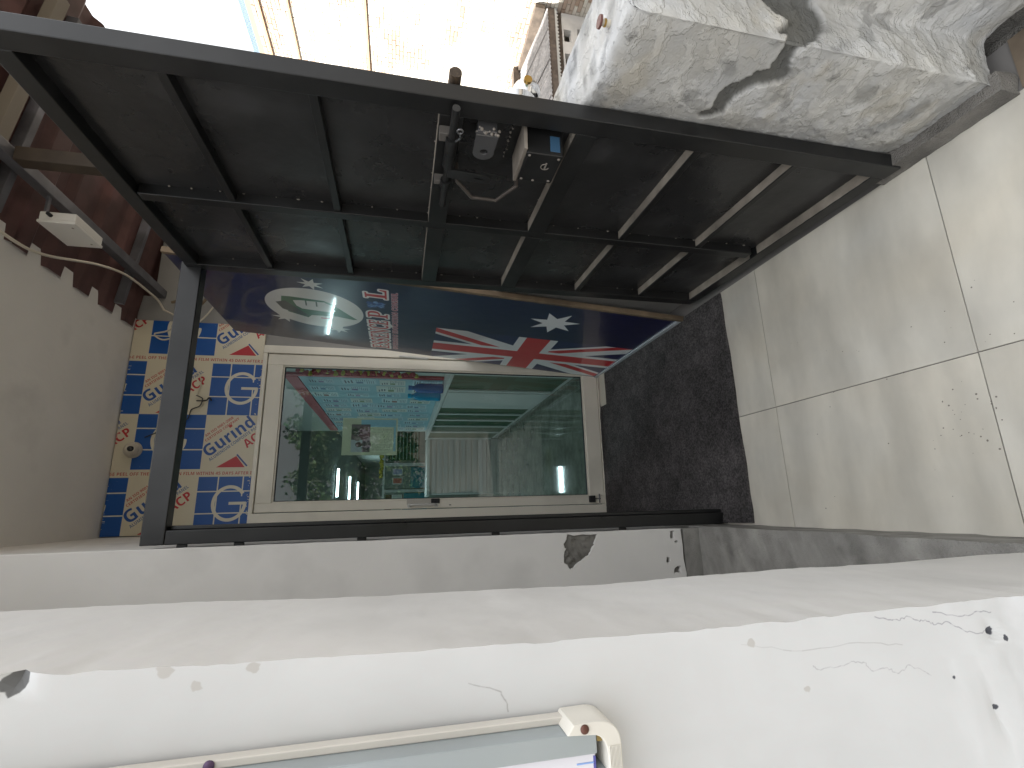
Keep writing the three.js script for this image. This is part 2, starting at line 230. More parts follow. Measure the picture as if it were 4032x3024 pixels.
// ---------------------------------------------------------------- door wall, fascia, door
struct('door_wall', mergeGeometries([bx(-1.72, -0.062, 0, 2.688, -3.06, -2.932), bx(0.932, 1.2, 0, 2.0, -3.06, -2.932), bx(-0.062, 0.932, 2.03, 2.688, -3.06, -2.932), bx(0.932, 1.2, 2.0, 2.688, -3.06, -2.932), bx(1.2, 1.9, 1.2, 2.62, -3.06, -2.934)]), M.grey);
{
  const XR = 1.05, YT = 2.684, HH = YT - 2.024, WW = XR + 0.092;
  const tex = canvas(1100, Math.round(1100 * WW / HH), (c, w, h) => {
    const s = w / HH, X = (m) => (m - (2.72 - YT)) * s, Y = (m) => (m + 0.09) * s; // metres measured from y = 2.72 down, and from x = 0.96 leftwards
    c.fillStyle = '#cfc7b2'; c.fillRect(0, 0, w, h);
    for (let i = 0; i < 900; i++) { c.fillStyle = `rgba(120,105,80,${rr(0.01, 0.05)})`; c.fillRect(rnd() * w, rnd() * h, rr(2, 40), rr(1, 5)); }
    const block = (x, y) => {
      c.fillStyle = '#14509a'; c.fillRect(X(x), Y(y), 0.322 * s, 0.29 * s);
      c.fillStyle = '#d2ccba'; for (const d of [0.094, 0.214]) c.fillRect(X(x + d) - 0.0032 * s, Y(y), 0.0064 * s, 0.29 * s); for (const d of [0.076, 0.188]) c.fillRect(X(x), Y(y + d) - 0.0032 * s, 0.322 * s, 0.0064 * s);
      const cx = X(x + 0.157), cy = Y(y + 0.138), R = 0.083 * s; c.strokeStyle = '#d2ccba'; c.lineWidth = 0.017 * s;
      c.beginPath(); c.ellipse(cx, cy, R * 0.92, R * 1.02, 0, -0.62, -0.05 - 6.283 + 6.283, true); c.stroke();
      c.fillStyle = '#14509a'; c.fillRect(cx + R * 0.55, cy - R * 0.42, R * 0.6, R * 0.36);
      c.fillStyle = '#d2ccba'; c.fillRect(cx - R * 0.02, cy - 0.007 * s, R * 1.0, 0.015 * s);
      for (let i = 0; i < 26; i++) { c.fillStyle = `rgba(214,206,190,${rr(0.1, 0.6)})`; c.fillRect(X(x + rr(0, 0.32)), Y(y + rr(0, 0.29)), rr(1, 5), rr(1, 4)); }
    };
    const logo = (x, y) => {
      c.save(); c.translate(X(x + 0.03), Y(y + 0.215)); c.rotate(-0.69);
      const t = (str, px, py, size, col, font = 'sans-serif', bold = 'bold', sx = 1) => { c.save(); c.translate(px * s, py * s); c.scale(sx, 1); c.fillStyle = col; c.font = `${bold} ${size * s}px ${font}`; c.fillText(str, 0, 0); c.restore(); };
      t('AN ISO 9001-2008', 0.045, -0.085, 0.0195, '#b4534a', 'sans-serif', 'bold'); t('CERTIFIED COMPANY', 0.03, -0.063, 0.0195, '#b4534a', 'sans-serif', 'bold');
      t('Gurınd', -0.012, 0.012, 0.088, '#1c4b93', 'sans-serif', 'bold', 1.0); c.fillStyle = '#b53027'; c.fillRect(0.163 * s, -0.066 * s, 0.016 * s, 0.013 * s);
      t('ALUMINIUM COMPOSITE PANEL', -0.012, 0.036, 0.0235, '#5d6f92', 'sans-serif', 'bold', 0.86);
      t('ACP', 0.165, 0.092, 0.064, '#b3202b', 'sans-serif', 'bold', 1.0);
      c.restore();
      c.fillStyle = '#b2202a'; c.beginPath(); c.moveTo(X(x + 0.075), Y(y + 0.282)); c.lineTo(X(x + 0.215), Y(y + 0.282)); c.lineTo(X(x + 0.168), Y(y + 0.222)); c.fill();
      c.strokeStyle = '#2d4a86'; c.lineWidth = 0.008 * s; c.beginPath(); c.moveTo(X(x + 0.17), Y(y + 0.214)); c.lineTo(X(x + 0.225), Y(y + 0.276)); c.stroke();
    };
    const line = (y) => { c.fillStyle = '#b0564e'; c.font = `bold ${0.0225 * s}px sans-serif`; c.save(); c.translate(X(-0.02), Y(y)); c.scale(1.02, 1); c.fillText('PLEASE PEEL OFF THE PROTECTION FILM WITHIN 45 DAYS AFTER INSTALLATION', 0, 0); c.restore(); };
    for (let r = -1; r < 4; r++) {
      const y = r < 0 ? -0.19 : r === 0 ? 0.145 : r === 1 ? 0.435 : r === 2 ? 0.766 : 1.056, odd = r & 1;
      for (let k = -1; k < 3; k++) { const x = -0.2 + 0.322 * k; ((k + (odd ? 1 : 0)) & 1 ? (a, b) => logo(a, b) : (a, b) => block(a, b))(x, y); }
    }
    line(0.131); line(0.755);
    // scuffs where the film is torn: along the right-hand border and the top edge
    c.fillStyle = '#c6bfae'; for (let i = 0; i < 70; i++) { const yy = rnd() * h; c.beginPath(); c.ellipse(w - rr(0, 26), yy, rr(1, 7), rr(1, 12), rr(0, 3), 0, 7); c.fill(); }
    for (let i = 0; i < 40; i++) { const yy = rr(0.05, 1) * h; c.fillRect(0, yy, rr(2, 26), rr(1, 9)); }
  });
  const g = new THREE.BoxGeometry(WW, HH, 0.012, 40, 24, 1); const p = g.attributes.position, uv = g.attributes.uv;
  for (let i = 0; i < p.count; i++) { const x = p.getX(i) + WW / 2, y = p.getY(i) + HH / 2; uv.setXY(i, (HH - y) / HH, x / WW); p.setZ(i, p.getZ(i) + (p.getZ(i) > 0 ? 0.002 * fbm(x * 4, y * 4, 2) : 0)); }
  g.computeVertexNormals();
  const f = thing('fascia_panel', 'composite panel over the glass door in blue checked protective film', 'panel', [(XR - 0.092) / 2, 2.024, -2.922]);
  part(f, 'sheet', g.translate(0, HH / 2, 0), std(0xffffff, 0.38, 0, { map: tex, bumpMap: plasterBump, bumpScale: 0.001 }));
}
{
  const d = thing('glass_door', 'cream aluminium framed glass door with handle at the end of the passage', 'door', [0.435, 0, -2.915]);
  const B = (n, x0, x1, y0, y1, z0, z1, m = M.alu, par = d) => part(par, n, uvm(rbx(x0, x1, y0, y1, z0, z1, 0.0035)).translate(-0.435, 0, 2.915), m);
  B('jamb', -0.06, -0.001, 0.001, 2.02, -2.965, -2.898); B('jamb', 0.885, 0.93, 0.001, 2.02, -2.965, -2.898); B('head', -0.001, 0.885, 1.998, 2.02, -2.964, -2.899); B('sill', -0.001, 0.885, 0.0008, 0.009, -2.963, -2.9);
  B('stile', 0.003, 0.05, 0.011, 1.994, -2.955, -2.906); B('stile', 0.817, 0.881, 0.011, 1.994, -2.955, -2.906);
  B('rail', 0.05, 0.817, 1.912, 1.993, -2.954, -2.907); B('rail', 0.05, 0.817, 0.012, 0.107, -2.954, -2.907);
  B('glazing_bead', 0.05, 0.058, 0.107, 1.912, -2.945, -2.914); B('glazing_bead', 0.809, 0.817, 0.107, 1.912, -2.945, -2.914); B('glazing_bead', 0.058, 0.809, 1.904, 1.912, -2.944, -2.915); B('glazing_bead', 0.058, 0.809, 0.107, 0.115, -2.944, -2.915);
  for (const [a, b, c, e] of [[0.058, 0.061, 0.115, 1.904], [0.806, 0.809, 0.115, 1.904], [0.061, 0.806, 1.901, 1.904], [0.061, 0.806, 0.115, 0.118]]) B('gasket', a, b, c, e, -2.938, -2.9185, M.gasket);
  part(d, 'pane', new THREE.PlaneGeometry(0.747, 1.785).translate(0.4335 - 0.435, 1.0095, 2.915 - 2.926), M.glass);
  const h = part(d, 'handle', tube([[0.02, 1.19, -2.905], [0.022, 1.185, -2.878], [0.024, 1.17, -2.868], [0.024, 1.06, -2.868], [0.022, 1.045, -2.878], [0.02, 1.04, -2.905]], 0.0065, 30).translate(-0.435, 0, 2.915), M.aluGrey);
  for (const y of [1.19, 1.04]) part(h, 'foot', new THREE.CylinderGeometry(0.012, 0.012, 0.006, 14).rotateX(Math.PI / 2).translate(0.02 - 0.435, y, 0.011), M.aluGrey);
  B('latch_plate', 0.026, 0.056, 1.02, 1.205, -2.9065, -2.9035, std(lin(0.5, 0.48, 0.43), 0.5)); B('latch_case', 0.03, 0.056, 1.022, 1.07, -2.9035, -2.893, M.gasket);
  B('keyhole', 0.016, 0.021, 0.955, 0.967, -2.9065, -2.9045, M.gasket);
  const bl = B('floor_bolt', 0.012, 0.052, 0.078, 0.116, -2.907, -2.886, M.gasket); B('bolt_rod', 0.008, 0.062, 0.046, 0.052, -2.905, -2.893, M.steel, bl); B('bolt_rod', 0.03, 0.036, 0.04, 0.078, -2.906, -2.896, M.steel, bl);
  B('hinge_cover', 0.8825, 0.884, 1.5, 1.6, -2.905, -2.8965, M.aluGrey);
}
// a notice stuck to the inside of the glass
{
  const tex = canvas(512, 720, (c, w, h) => {
    c.fillStyle = '#cfc6b0'; c.fillRect(0, 0, w, h); c.fillStyle = '#9dbcd0'; c.fillRect(w * 0.76, h * 0.33, w * 0.2, h * 0.6); c.fillRect(w * 0.1, h * 0.93, w * 0.86, h * 0.04);
    c.fillStyle = '#6d5a60'; c.fillRect(w * 0.08, h * 0.16, w * 0.75, h * 0.34); c.fillStyle = '#b7b3bb'; c.fillRect(w * 0.08, h * 0.16, w * 0.33, h * 0.2);
    for (const [x, y, a, b, col] of [[0.62, 0.24, 0.1, 0.08, '#4a4644'], [0.6, 0.4, 0.2, 0.1, '#7b5560'], [0.28, 0.3, 0.07, 0.06, '#55403c'], [0.27, 0.44, 0.13, 0.08, '#5c4a55'], [0.44, 0.27, 0.06, 0.06, '#8b7a78']]) { c.fillStyle = col; c.beginPath(); c.ellipse(x * w, y * h, a * w, b * h, 0, 0, 7); c.fill(); }
    c.fillStyle = '#d8cfba'; c.fillRect(w * 0.08, h * 0.52, w * 0.68, h * 0.4); c.fillStyle = '#a79f92'; for (let i = 0; i < 15; i++) for (let k = 0; k < 9; k++) if (rnd() < 0.86) c.fillRect(w * (0.12 + k * 0.068), h * (0.545 + i * 0.024), w * rr(0.03, 0.06), h * 0.008);
    c.fillStyle = '#6f6a66'; c.fillRect(w * 0.5, h * 0.76, 12, 12); c.fillRect(w * 0.5, h * 0.8, 12, 12);
  });
  const g = new THREE.BoxGeometry(0.213, 0.306, 0.0006), uv = g.attributes.uv;
  void uv; single('window_notice', g, std(0xffffff, 0.7, 0, { map: tex }), 'pale notice with a printed picture stuck inside the glass door', 'notice', [0.4125, 1.42, -2.9275]);
}

// ---------------------------------------------------------------- sign board leaning on the right
{
  const s = thing('sign_board', 'tall glossy navy sign with flag, stars and oval emblem leaning behind the gate', 'sign', [0.808, 0.002, -2.4]);
  s.rotation.z = -0.0619;
  const Z = 2.4, w0 = -2.915, w1 = -1.86, H = 2.12;
  const tex = canvas(1024, 2048, (c, w, h) => {
    const S = w / (w1 - w0), X = (z) => (z - w0) * S, Y = (y) => h - y * h / H, KY = h / H;
    c.fillStyle = '#070b3d'; c.fillRect(0, 0, w, h);
    const star = (z, y, r, n, col, rin = 0.44, rot = 0) => { c.fillStyle = col; c.beginPath(); for (let i = 0; i < n * 2; i++) { const a = rot + Math.PI * i / n, q = i & 1 ? r * rin : r; c.lineTo(X(z + Math.sin(a) * q), Y(y + Math.cos(a) * q)); } c.fill(); };
    // union canton, stretched tall
    { const x0 = X(-2.895), x1 = X(-2.33), y0 = Y(1.09), y1 = Y(0.03), W = x1 - x0, Hh = y1 - y0;
      c.save(); c.beginPath(); c.rect(x0, y0, W, Hh); c.clip(); c.fillStyle = '#0a1250'; c.fillRect(x0, y0, W, Hh);
      const dl = (a, b, p, q, lw, col) => { c.strokeStyle = col; c.lineWidth = lw; c.beginPath(); c.moveTo(a, b); c.lineTo(p, q); c.stroke(); };
      dl(x0, y0, x1, y1, W * 0.26, '#e4e4e6'); dl(x1, y0, x0, y1, W * 0.26, '#e4e4e6');
      const o = W * 0.045; dl(x0 - o, y0, x0 + W / 2 - o, y0 + Hh / 2, W * 0.085, '#c8242c'); dl(x1 + o, y1, x1 - W / 2 + o, y1 - Hh / 2, W * 0.085, '#c8242c'); dl(x1, y0 - 2 * o, x1 - W / 2, y0 + Hh / 2 - 2 * o, W * 0.085, '#c8242c'); dl(x0, y1 + 2 * o, x0 + W / 2, y1 - Hh / 2 + 2 * o, W * 0.085, '#c8242c');
      c.fillStyle = '#e4e4e6'; c.fillRect(x0 + W * 0.34, y0, W * 0.32, Hh); c.fillRect(x0, y0 + Hh * 0.4, W, Hh * 0.2);
      c.fillStyle = '#c8242c'; c.fillRect(x0 + W * 0.405, y0, W * 0.19, Hh); c.fillRect(x0, y0 + Hh * 0.44, W, Hh * 0.12); c.restore(); }
    star(-2.1, 0.55, 0.125, 7, '#e6e7ea', 0.44, 0.2);
    // oval emblem
    c.fillStyle = '#dcdcd8'; c.beginPath(); c.ellipse(X(-2.265), Y(1.65), 0.225 * S, 0.213 * KY, 0, 0, 7); c.fill();
    const poly = (col, pts) => { c.fillStyle = col; c.beginPath(); pts.forEach(([z, y]) => c.lineTo(X(z), Y(y))); c.fill(); };
    poly('#0d5c33', [[-2.15, 1.775], [-2.145, 1.74], [-2.155, 1.6], [-2.18, 1.57], [-2.3, 1.5], [-2.345, 1.47], [-2.35, 1.49], [-2.33, 1.56], [-2.345, 1.68], [-2.38, 1.7], [-2.33, 1.78], [-2.22, 1.79]]);
    poly('#23302a', [[-2.225, 1.815], [-2.2, 1.77], [-2.3, 1.72], [-2.36, 1.69], [-2.355, 1.735], [-2.3, 1.8]]);
    poly('#dcdcd8', [[-2.185, 1.735], [-2.175, 1.7], [-2.172, 1.6], [-2.2, 1.575], [-2.265, 1.56], [-2.285, 1.585], [-2.275, 1.71], [-2.245, 1.73]]);
    for (const y of [1.685, 1.64]) { c.fillStyle = '#33473b'; c.save(); c.translate(X(-2.2), Y(y)); c.rotate(0.1); c.fillRect(-0.03 * S, 0, 0.055 * S, 0.006 * KY); c.restore(); }
    c.fillStyle = '#b03440'; c.save(); c.translate(X(-2.375), Y(1.64)); c.fillRect(0, 0, 0.012 * S, 0.052 * KY); c.restore();
    star(-2.5, 1.575, 0.062, 7, '#dcdcd8', 0.42, 0.3); star(-2.41, 1.81, 0.062, 7, '#dcdcd8', 0.42, 0.1); star(-1.99, 1.63, 0.055, 7, '#dcdcd8', 0.42, 0.1); star(-2.38, 1.315, 0.032, 5, '#dcdcd8', 0.42, 0.4);
    // lettering
    const word = (str, z0, z1, y0, y1, font, fill, line, lw) => { c.save(); c.font = `bold 200px ${font}`; const m = c.measureText(str), W = (z1 - z0) * S, sx = W / m.width, sy = (y1 - y0) * KY / 146; c.translate(X(z0), Y(y0)); c.scale(sx, sy); c.lineJoin = 'round'; c.strokeStyle = line; c.lineWidth = lw; c.strokeText(str, 0, 0); c.fillStyle = fill; c.fillText(str, 0, 0); c.restore(); };
    word('ESSENCE', -2.745, -2.315, 1.325, 1.418, 'serif', '#c0303a', '#e6e2e0', 34); word('P', -2.29, -2.2, 1.325, 1.418, 'serif', '#c0303a', '#e6e2e0', 30); word('L', -2.06, -1.96, 1.325, 1.418, 'serif', '#c0303a', '#e6e2e0', 30);
    { const cx = X(-2.13), cy = Y(1.372); for (let i = 0; i < 60; i++) { c.fillStyle = ['#2f5fa8', '#6c93cc', '#1d3f86', '#8fb0dc'][i % 4]; c.globalAlpha = 0.5; c.beginPath(); c.ellipse(cx + rr(-0.035, 0.035) * S, cy + rr(-0.035, 0.035) * KY, rr(4, 16), rr(3, 10), rr(0, 3), 0, 7); c.fill(); } c.globalAlpha = 1; }
    word('OVERSEAS EDUCATION CONSUL', -2.745, -1.975, 1.28, 1.306, 'sans-serif', '#9b3350', '#d9c4c4', 26);
  });
  const shape = new THREE.Shape([[w0 + Z, 0], [-1.893 + Z, 0.004], [-1.862 + Z, H], [-2.7 + Z, H]].map((q) => new THREE.Vector2(...q)));
  const fg = new THREE.ShapeGeometry(shape), p = fg.attributes.position, uv = fg.attributes.uv;
  for (let i = 0; i < p.count; i++) { const z = p.getX(i), y = p.getY(i); uv.setXY(i, (z - Z - w0) / (w1 - w0), y / H); p.setXYZ(i, -0.0005, y, z); }
  fg.setIndex([...fg.index.array].reduce((a, v, i, r) => (i % 3 === 0 ? a.push(r[i], r[i + 2], r[i + 1]) : 0, a), [])); fg.computeVertexNormals();
  const bumpy = dtex(256, (u, v) => F4(u, v), false, 1); bumpy.repeat.set(3, 5);
  part(s, 'printed_face', fg, new THREE.MeshPhysicalMaterial({ map: tex, roughness: 0.3, clearcoat: 0.35, clearcoatRoughness: 0.06, bumpMap: bumpy, bumpScale: 0.0015 }));
  part(s, 'backing', new THREE.ExtrudeGeometry(shape, { depth: 0.018, bevelEnabled: false }).applyMatrix4(new THREE.Matrix4().makeBasis(new THREE.Vector3(0, 0, 1), new THREE.Vector3(0, 1, 0), new THREE.Vector3(-1, 0, 0))).translate(0.0188, 0, 0), M.grey);
  const strip = (n, a, b, wd, m) => { const dz = b[0] - a[0], dy = b[1] - a[1], L = Math.hypot(dz, dy); const q = part(s, n, uvm(rbx(-0.008, 0.014, 0, L, -wd / 2, wd / 2, 0.002)), m, [0, a[1], a[0]]); q.rotation.x = Math.atan2(dz, dy); };
  strip('edge_batten', [-1.884 + Z, 0.0], [-1.855 + Z, H], 0.02, M.wood);
  strip('bottom_trim', [w0 + Z, 0.012], [-1.89 + Z, 0.014], 0.024, std(lin(0.5, 0.52, 0.56), 0.4, 0.2));
  part(s, 'holder_clip', rbx(-0.012, -0.002, 1.1, 1.27, -0.455, -0.437, 0.002), M.plastic);
}

// ---------------------------------------------------------------- gate frame and gate
{
  const f = thing('gate_frame', 'fixed black steel frame around the passage that the gate hangs from', 'gate frame', [0.4, 0, -1.765]);
  const B = (n, ...a) => part(f, n, uvm(rbx(...a, 0.003)).translate(-0.4, 0, 1.765), M.black);
  B('top_bar', -0.0855, 0.9, 1.937, 2.002, -1.79, -1.744); B('post', -0.0855, -0.043, 0.001, 1.937, -1.79, -1.746); B('post', 0.852, 0.9, 0.001, 1.937, -1.79, -1.746);
  B('stop_strip', -0.043, -0.03, 0.001, 1.936, -1.789, -1.772);
  for (const y of [1.88, 1.72, 1.35, 0.9, 0.42]) B('anchor', -0.0968, -0.0855, y, y + 0.03, -1.772, -1.764);
}
{
  const g = thing('steel_gate', 'black sheet steel gate standing open with rails, sliding bolt and lock box', 'gate', [0.83, 0, -1.765], -Math.PI / 2 - 0.025);
  const L = 0.935, T = 0.038, B = (n, x0, x1, y0, y1, z0, z1, m = M.black, par = g, r = 0.0025) => part(par, n, uvm(rbx(x0, x1, y0, y1, z0, z1, r)), m);
  B('stile', 0, 0.045, 0.04, 1.985, -T, 0); B('stile', L - 0.047, L, 0.028, 1.985, -T, 0); B('mid_stile', 0.425, 0.458, 0.09, 1.94, -T + 0.002, -0.0015);
  B('top_rail', 0.045, L - 0.047, 1.943, 1.984, -T + 0.001, -0.0008); B('bottom_rail', 0.045, L - 0.047, 0.03, 0.07, -T + 0.001, -0.0008);
  const rails = [[1.703, 1.722, 0.03], [1.432, 1.451, 0.03], [1.137, 1.188, 0.036], [0.832, 0.884, 0.036], [0.565, 0.583, 0.032], [0.288, 0.306, 0.032]];
  const cells = [[0.045, 0.425], [0.458, L - 0.047]];
  for (const [y0, y1, dp] of rails) for (const [a, b] of cells) B('rail', a, b, y0, y1, -T + 0.002, -T + 0.002 + dp, M.black, g, 0.0015);
  const ys = [0.07, ...rails.map((r) => r).reverse().flatMap((r) => [r[0], r[1]]), 1.943];
  for (let i = 0; i < ys.length; i += 2) for (const [a, b] of cells) {
    const gg = gridBox(steps(a - 0.0155, b + 0.0155, 0.05), steps(ys[i] - 0.008, ys[i + 1] + 0.008, 0.05), [-T + 0.0035, -T + 0.006], (x, y, z) => { const e = Math.min(x - a, b - x, y - ys[i], ys[i + 1] - y); return [0, 0, e > 0.01 ? 0.003 * fbm(x * 5 + a * 3, y * 5, i) : 0]; }, 1.5);
    part(g, 'panel', gg, M.blackSheet);
  }
  // settled dust lying on the upper side of the lower rails
  for (const [y1, z1] of [[1.188, -0.002], [0.884, -0.002], [0.583, -0.006], [0.306, -0.006], [0.07, -0.002]]) for (const [a, b] of cells) {
    const gg = gridBox(steps(a + 0.002, b - 0.002, 0.01), [y1 - 0.0005, y1 + 0.0007], steps(-T + 0.0025, z1, 0.008), (x, y, z) => [0, y > y1 ? 0.0006 * n3(x * 120, 1, z * 120) : 0, z > z1 - 0.001 ? 0.0018 * fbm(x * 40, y1 * 9, 1) - 0.0012 : 0], 1.5);
    part(g, 'dust_layer', gg, M.dust);
  }
  // weld beads along the stiles
  const wb = []; const bead = (x, y, z, r) => wb.push(new THREE.IcosahedronGeometry(r, 1).scale(1, rr(0.8, 1.6), 0.6).translate(x, y, z));
  for (let y = 0.12; y < 1.9; y += rr(0.05, 0.11)) { bead(0.461, y, -T + 0.0085, rr(0.0018, 0.0032)); if (rnd() < 0.8) bead(0.047, y + 0.02, -T + 0.0085, rr(0.0018, 0.003)); }
  for (const [y0, y1] of rails) for (let x = 0.49; x < 0.88; x += rr(0.06, 0.12)) bead(x, y1 + 0.001, -T + 0.0085, rr(0.0015, 0.0026));
  part(g, 'weld_beads', mergeGeometries(wb), M.weld).userData.kind = 'stuff';
  // sliding bolt under the third rail
  const bolt = part(g, 'bolt', new THREE.CylinderGeometry(0.0085, 0.0085, 0.345, 16).rotateZ(Math.PI / 2).translate(0.765, 1.158, 0.022), M.black);
  for (const [x0, x1] of [[0.675, 0.7], [0.755, 0.85]]) part(bolt, 'guide', new THREE.CylinderGeometry(0.0135, 0.0135, x1 - x0, 16).rotateZ(Math.PI / 2).translate((x0 + x1) / 2, 1.158, 0.022), M.black);
  for (const [x0, x1] of [[0.675, 0.69], [0.832, 0.858]]) B('bracket', x0, x1, 1.15, 1.186, -0.002, 0.02, std(lin(0.12, 0.11, 0.1), 0.5), bolt, 0.002);
  { const s = new THREE.Shape(); s.moveTo(-0.012, 0); s.lineTo(0.014, 0); s.quadraticCurveTo(0.022, -0.05, 0.02, -0.095); s.quadraticCurveTo(0.012, -0.108, -0.002, -0.098); s.quadraticCurveTo(-0.016, -0.05, -0.012, 0); const hole = new THREE.Path(); hole.absellipse(0.006, -0.075, 0.004, 0.016, 0, Math.PI * 2); s.holes.push(hole); part(bolt, 'locking_arm', new THREE.ExtrudeGeometry(s, { depth: 0.004, bevelEnabled: true, bevelSize: 0.001, bevelThickness: 0.001, bevelSegments: 2, curveSegments: 16 }).rotateX(-0.12).translate(0.742, 1.156, 0.03), M.black); }
  part(bolt, 'knob', mergeGeometries([new THREE.TorusGeometry(0.006, 0.002, 8, 18).translate(0.9, 1.146, 0.045), rodGeo([[0.85, 1.15, 0.03], [0.872, 1.142, 0.038], [0.893, 1.146, 0.045]], 0.0022)]), M.steel);
  // hasp plate
  { const s = new THREE.Shape(); s.moveTo(0.866, 1.106); s.lineTo(0.866, 1.058); s.lineTo(0.812, 1.06); s.absarc(0.812, 1.0825, 0.0235, -Math.PI / 2, Math.PI / 2, true); s.lineTo(0.866, 1.106); const hole = new THREE.Path(); hole.absarc(0.815, 1.082, 0.0095, 0, Math.PI * 2); s.holes.push(hole);
    const h = part(g, 'hasp', new THREE.ExtrudeGeometry(s, { depth: 0.006, bevelEnabled: true, bevelSize: 0.0015, bevelThickness: 0.0015, bevelSegments: 2, curveSegments: 18 }).translate(0, 0, 0.012), M.steel);
    B('hasp_stem', 0.85, 0.872, 1.06, 1.104, -T + 0.002, 0.012, M.steel, h); const b2 = []; for (let i = 0; i < 12; i++) b2.push(new THREE.IcosahedronGeometry(rr(0.002, 0.0042), 1).translate(0.868 + rr(-0.004, 0.006), 1.055 + i * 0.0045, 0.008 + rr(-0.008, 0.012))); part(h, 'weld', mergeGeometries(b2), M.weld); }
  // lock box
  { const x0 = 0.765, x1 = 0.865; const l = B('lock_box', x0, x1, 0.908, 0.992, -T + 0.002, 0.045, M.black, g, 0.003);
    B('side_plate', x0 - 0.012, x1 + 0.006, 0.992, 1.0, -0.03, 0.04, std(lin(0.42, 0.38, 0.34), 0.7, 0, { map: cementMap }), l, 0.001);
    B('base_plate', x0 - 0.02, x1 + 0.012, 0.9, 1.02, -T + 0.0025, -0.028, M.black, l, 0.001);
    B('blue_film', x1, x1 + 0.0012, 0.915, 0.938, -0.005, 0.035, std(lin(0.04, 0.1, 0.18), 0.4), l, 0.0004);
    part(l, 'keyhole', new THREE.TorusGeometry(0.0095, 0.0012, 8, 24, 4.6).translate(x0 + 0.06, 0.94, 0.0455), M.weld); B('key_slot', x0 + 0.053, x0 + 0.074, 0.938, 0.9415, 0.0445, 0.0475, M.weld, l, 0.0006);
    for (const [x, y] of [[x0 + 0.008, 0.984], [x0 + 0.01, 0.917], [x1 - 0.008, 0.985], [x1 - 0.01, 0.916], [x0 + 0.006, 0.955]]) part(l, 'screw', new THREE.SphereGeometry(0.0035, 10, 6).scale(1, 1, 0.5).translate(x, y, 0.0452), M.weld);
    B('latch_tongue', x0 - 0.03, x0, 0.945, 0.978, -0.012, 0.02, M.black, l, 0.002); B('latch_tongue', x0 - 0.022, x0 - 0.006, 0.95, 0.956, 0.018, 0.024, M.weld, l, 0.001);
    const bb = []; for (let i = 0; i < 9; i++) bb.push(new THREE.IcosahedronGeometry(rr(0.002, 0.004), 1).translate(x0 - 0.018 + i * 0.014, 1.02 + rr(-0.002, 0.002), -0.03)); part(l, 'weld', mergeGeometries(bb), M.weld); }
  part(g, 'pull_handle', rodGeo([[0.696, 1.132, -0.034], [0.69, 1.13, 0.014], [0.64, 1.085, 0.022], [0.638, 1.02, 0.022], [0.694, 0.978, 0.012], [0.7, 0.974, -0.034]], 0.005), std(lin(0.1, 0.085, 0.075), 0.4, 0.3));
  // outer side of the gate: bracket and round outer lock knob
  part(g, 'outer_bracket', new THREE.CylinderGeometry(0.013, 0.013, 0.05, 14, 1).rotateZ(Math.PI / 2).translate(L - 0.018, 1.16, -T - 0.022), M.brown);
  const k = part(g, 'outer_knob', new THREE.CylinderGeometry(0.042, 0.044, 0.014, 28).rotateX(Math.PI / 2).translate(L - 0.048, 1.02, -T - 0.012), M.chrome);
  part(k, 'lever', new THREE.SphereGeometry(0.026, 20, 12).scale(1.15, 1.2, 1).translate(L - 0.036, 1.0, -T - 0.042), M.chrome); part(k, 'brass_ring', new THREE.CylinderGeometry(0.009, 0.009, 0.012, 24).rotateZ(Math.PI / 2).translate(L - 0.007, 1.004, -T - 0.044), M.brass);
  for (const y of [0.25, 1.0, 1.75]) part(g, 'hinge', new THREE.CylinderGeometry(0.009, 0.009, 0.1, 12).translate(-0.012, y, -T - 0.004), M.black);
}

// ---------------------------------------------------------------- door mat
{
  const g = gridBox(steps(-0.08, 0.815, 0.012), [0.0005, 0.009], steps(-2.895, -1.6, 0.012), (x, y, z) => {
    const top = y > 0.005 ? 1 : 0, wav = z > -1.61 ? 0.012 * fbm(x * 5, 1, 2) + (x - 0.36) * -0.012 : 0, wl = z < -2.88 ? -0.0 : 0;
    const bk = z < -2.8 && x > 0.55 ? (x - 0.55) * 0.35 * ((-2.8 - z) / 0.095) : 0;
    const curl = x < -0.02 && z > -1.75 ? 0.02 * Math.exp(-((x + 0.08) ** 2 + (z + 1.72) ** 2) / 0.003) : 0;
    return [x < -0.07 ? 0.006 * fbm(2, 3, z * 5) : 0, top * (0.0018 * n3(x * 90, 2, z * 90) + 0.002 * fbm(x * 12, 4, z * 12)) + curl, wav + bk + wl]; }, 1.2);
  const mm = dtex(768, (u, v) => { const s = F3(u, v), q = tn1(u, v), b = F2(u, v), k = 0.55 + 0.34 * (q - 0.5) + 0.22 * (s - 0.5) + 0.3 * (b - 0.5); return [k, k * 0.98, k * 0.97]; }, true, 0.6);
  const fib = dtex(768, (u, v) => tn1(u, v) * 0.6 + tn1(v * 2, u * 2) * 0.4, false, 0.3);
  single('door_mat', g, std(lin(0.27, 0.256, 0.262), 1, 0, { map: mm, bumpMap: fib, bumpScale: 0.006 }), 'dark charcoal mat filling the floor in front of the glass door', 'mat');
  single('threshold_strip', rbx(0.6, 0.82, 0.0095, 0.013, -2.86, -2.78, 0.001), M.cream, 'pale strip on the floor under the foot of the navy sign', 'strip');
}

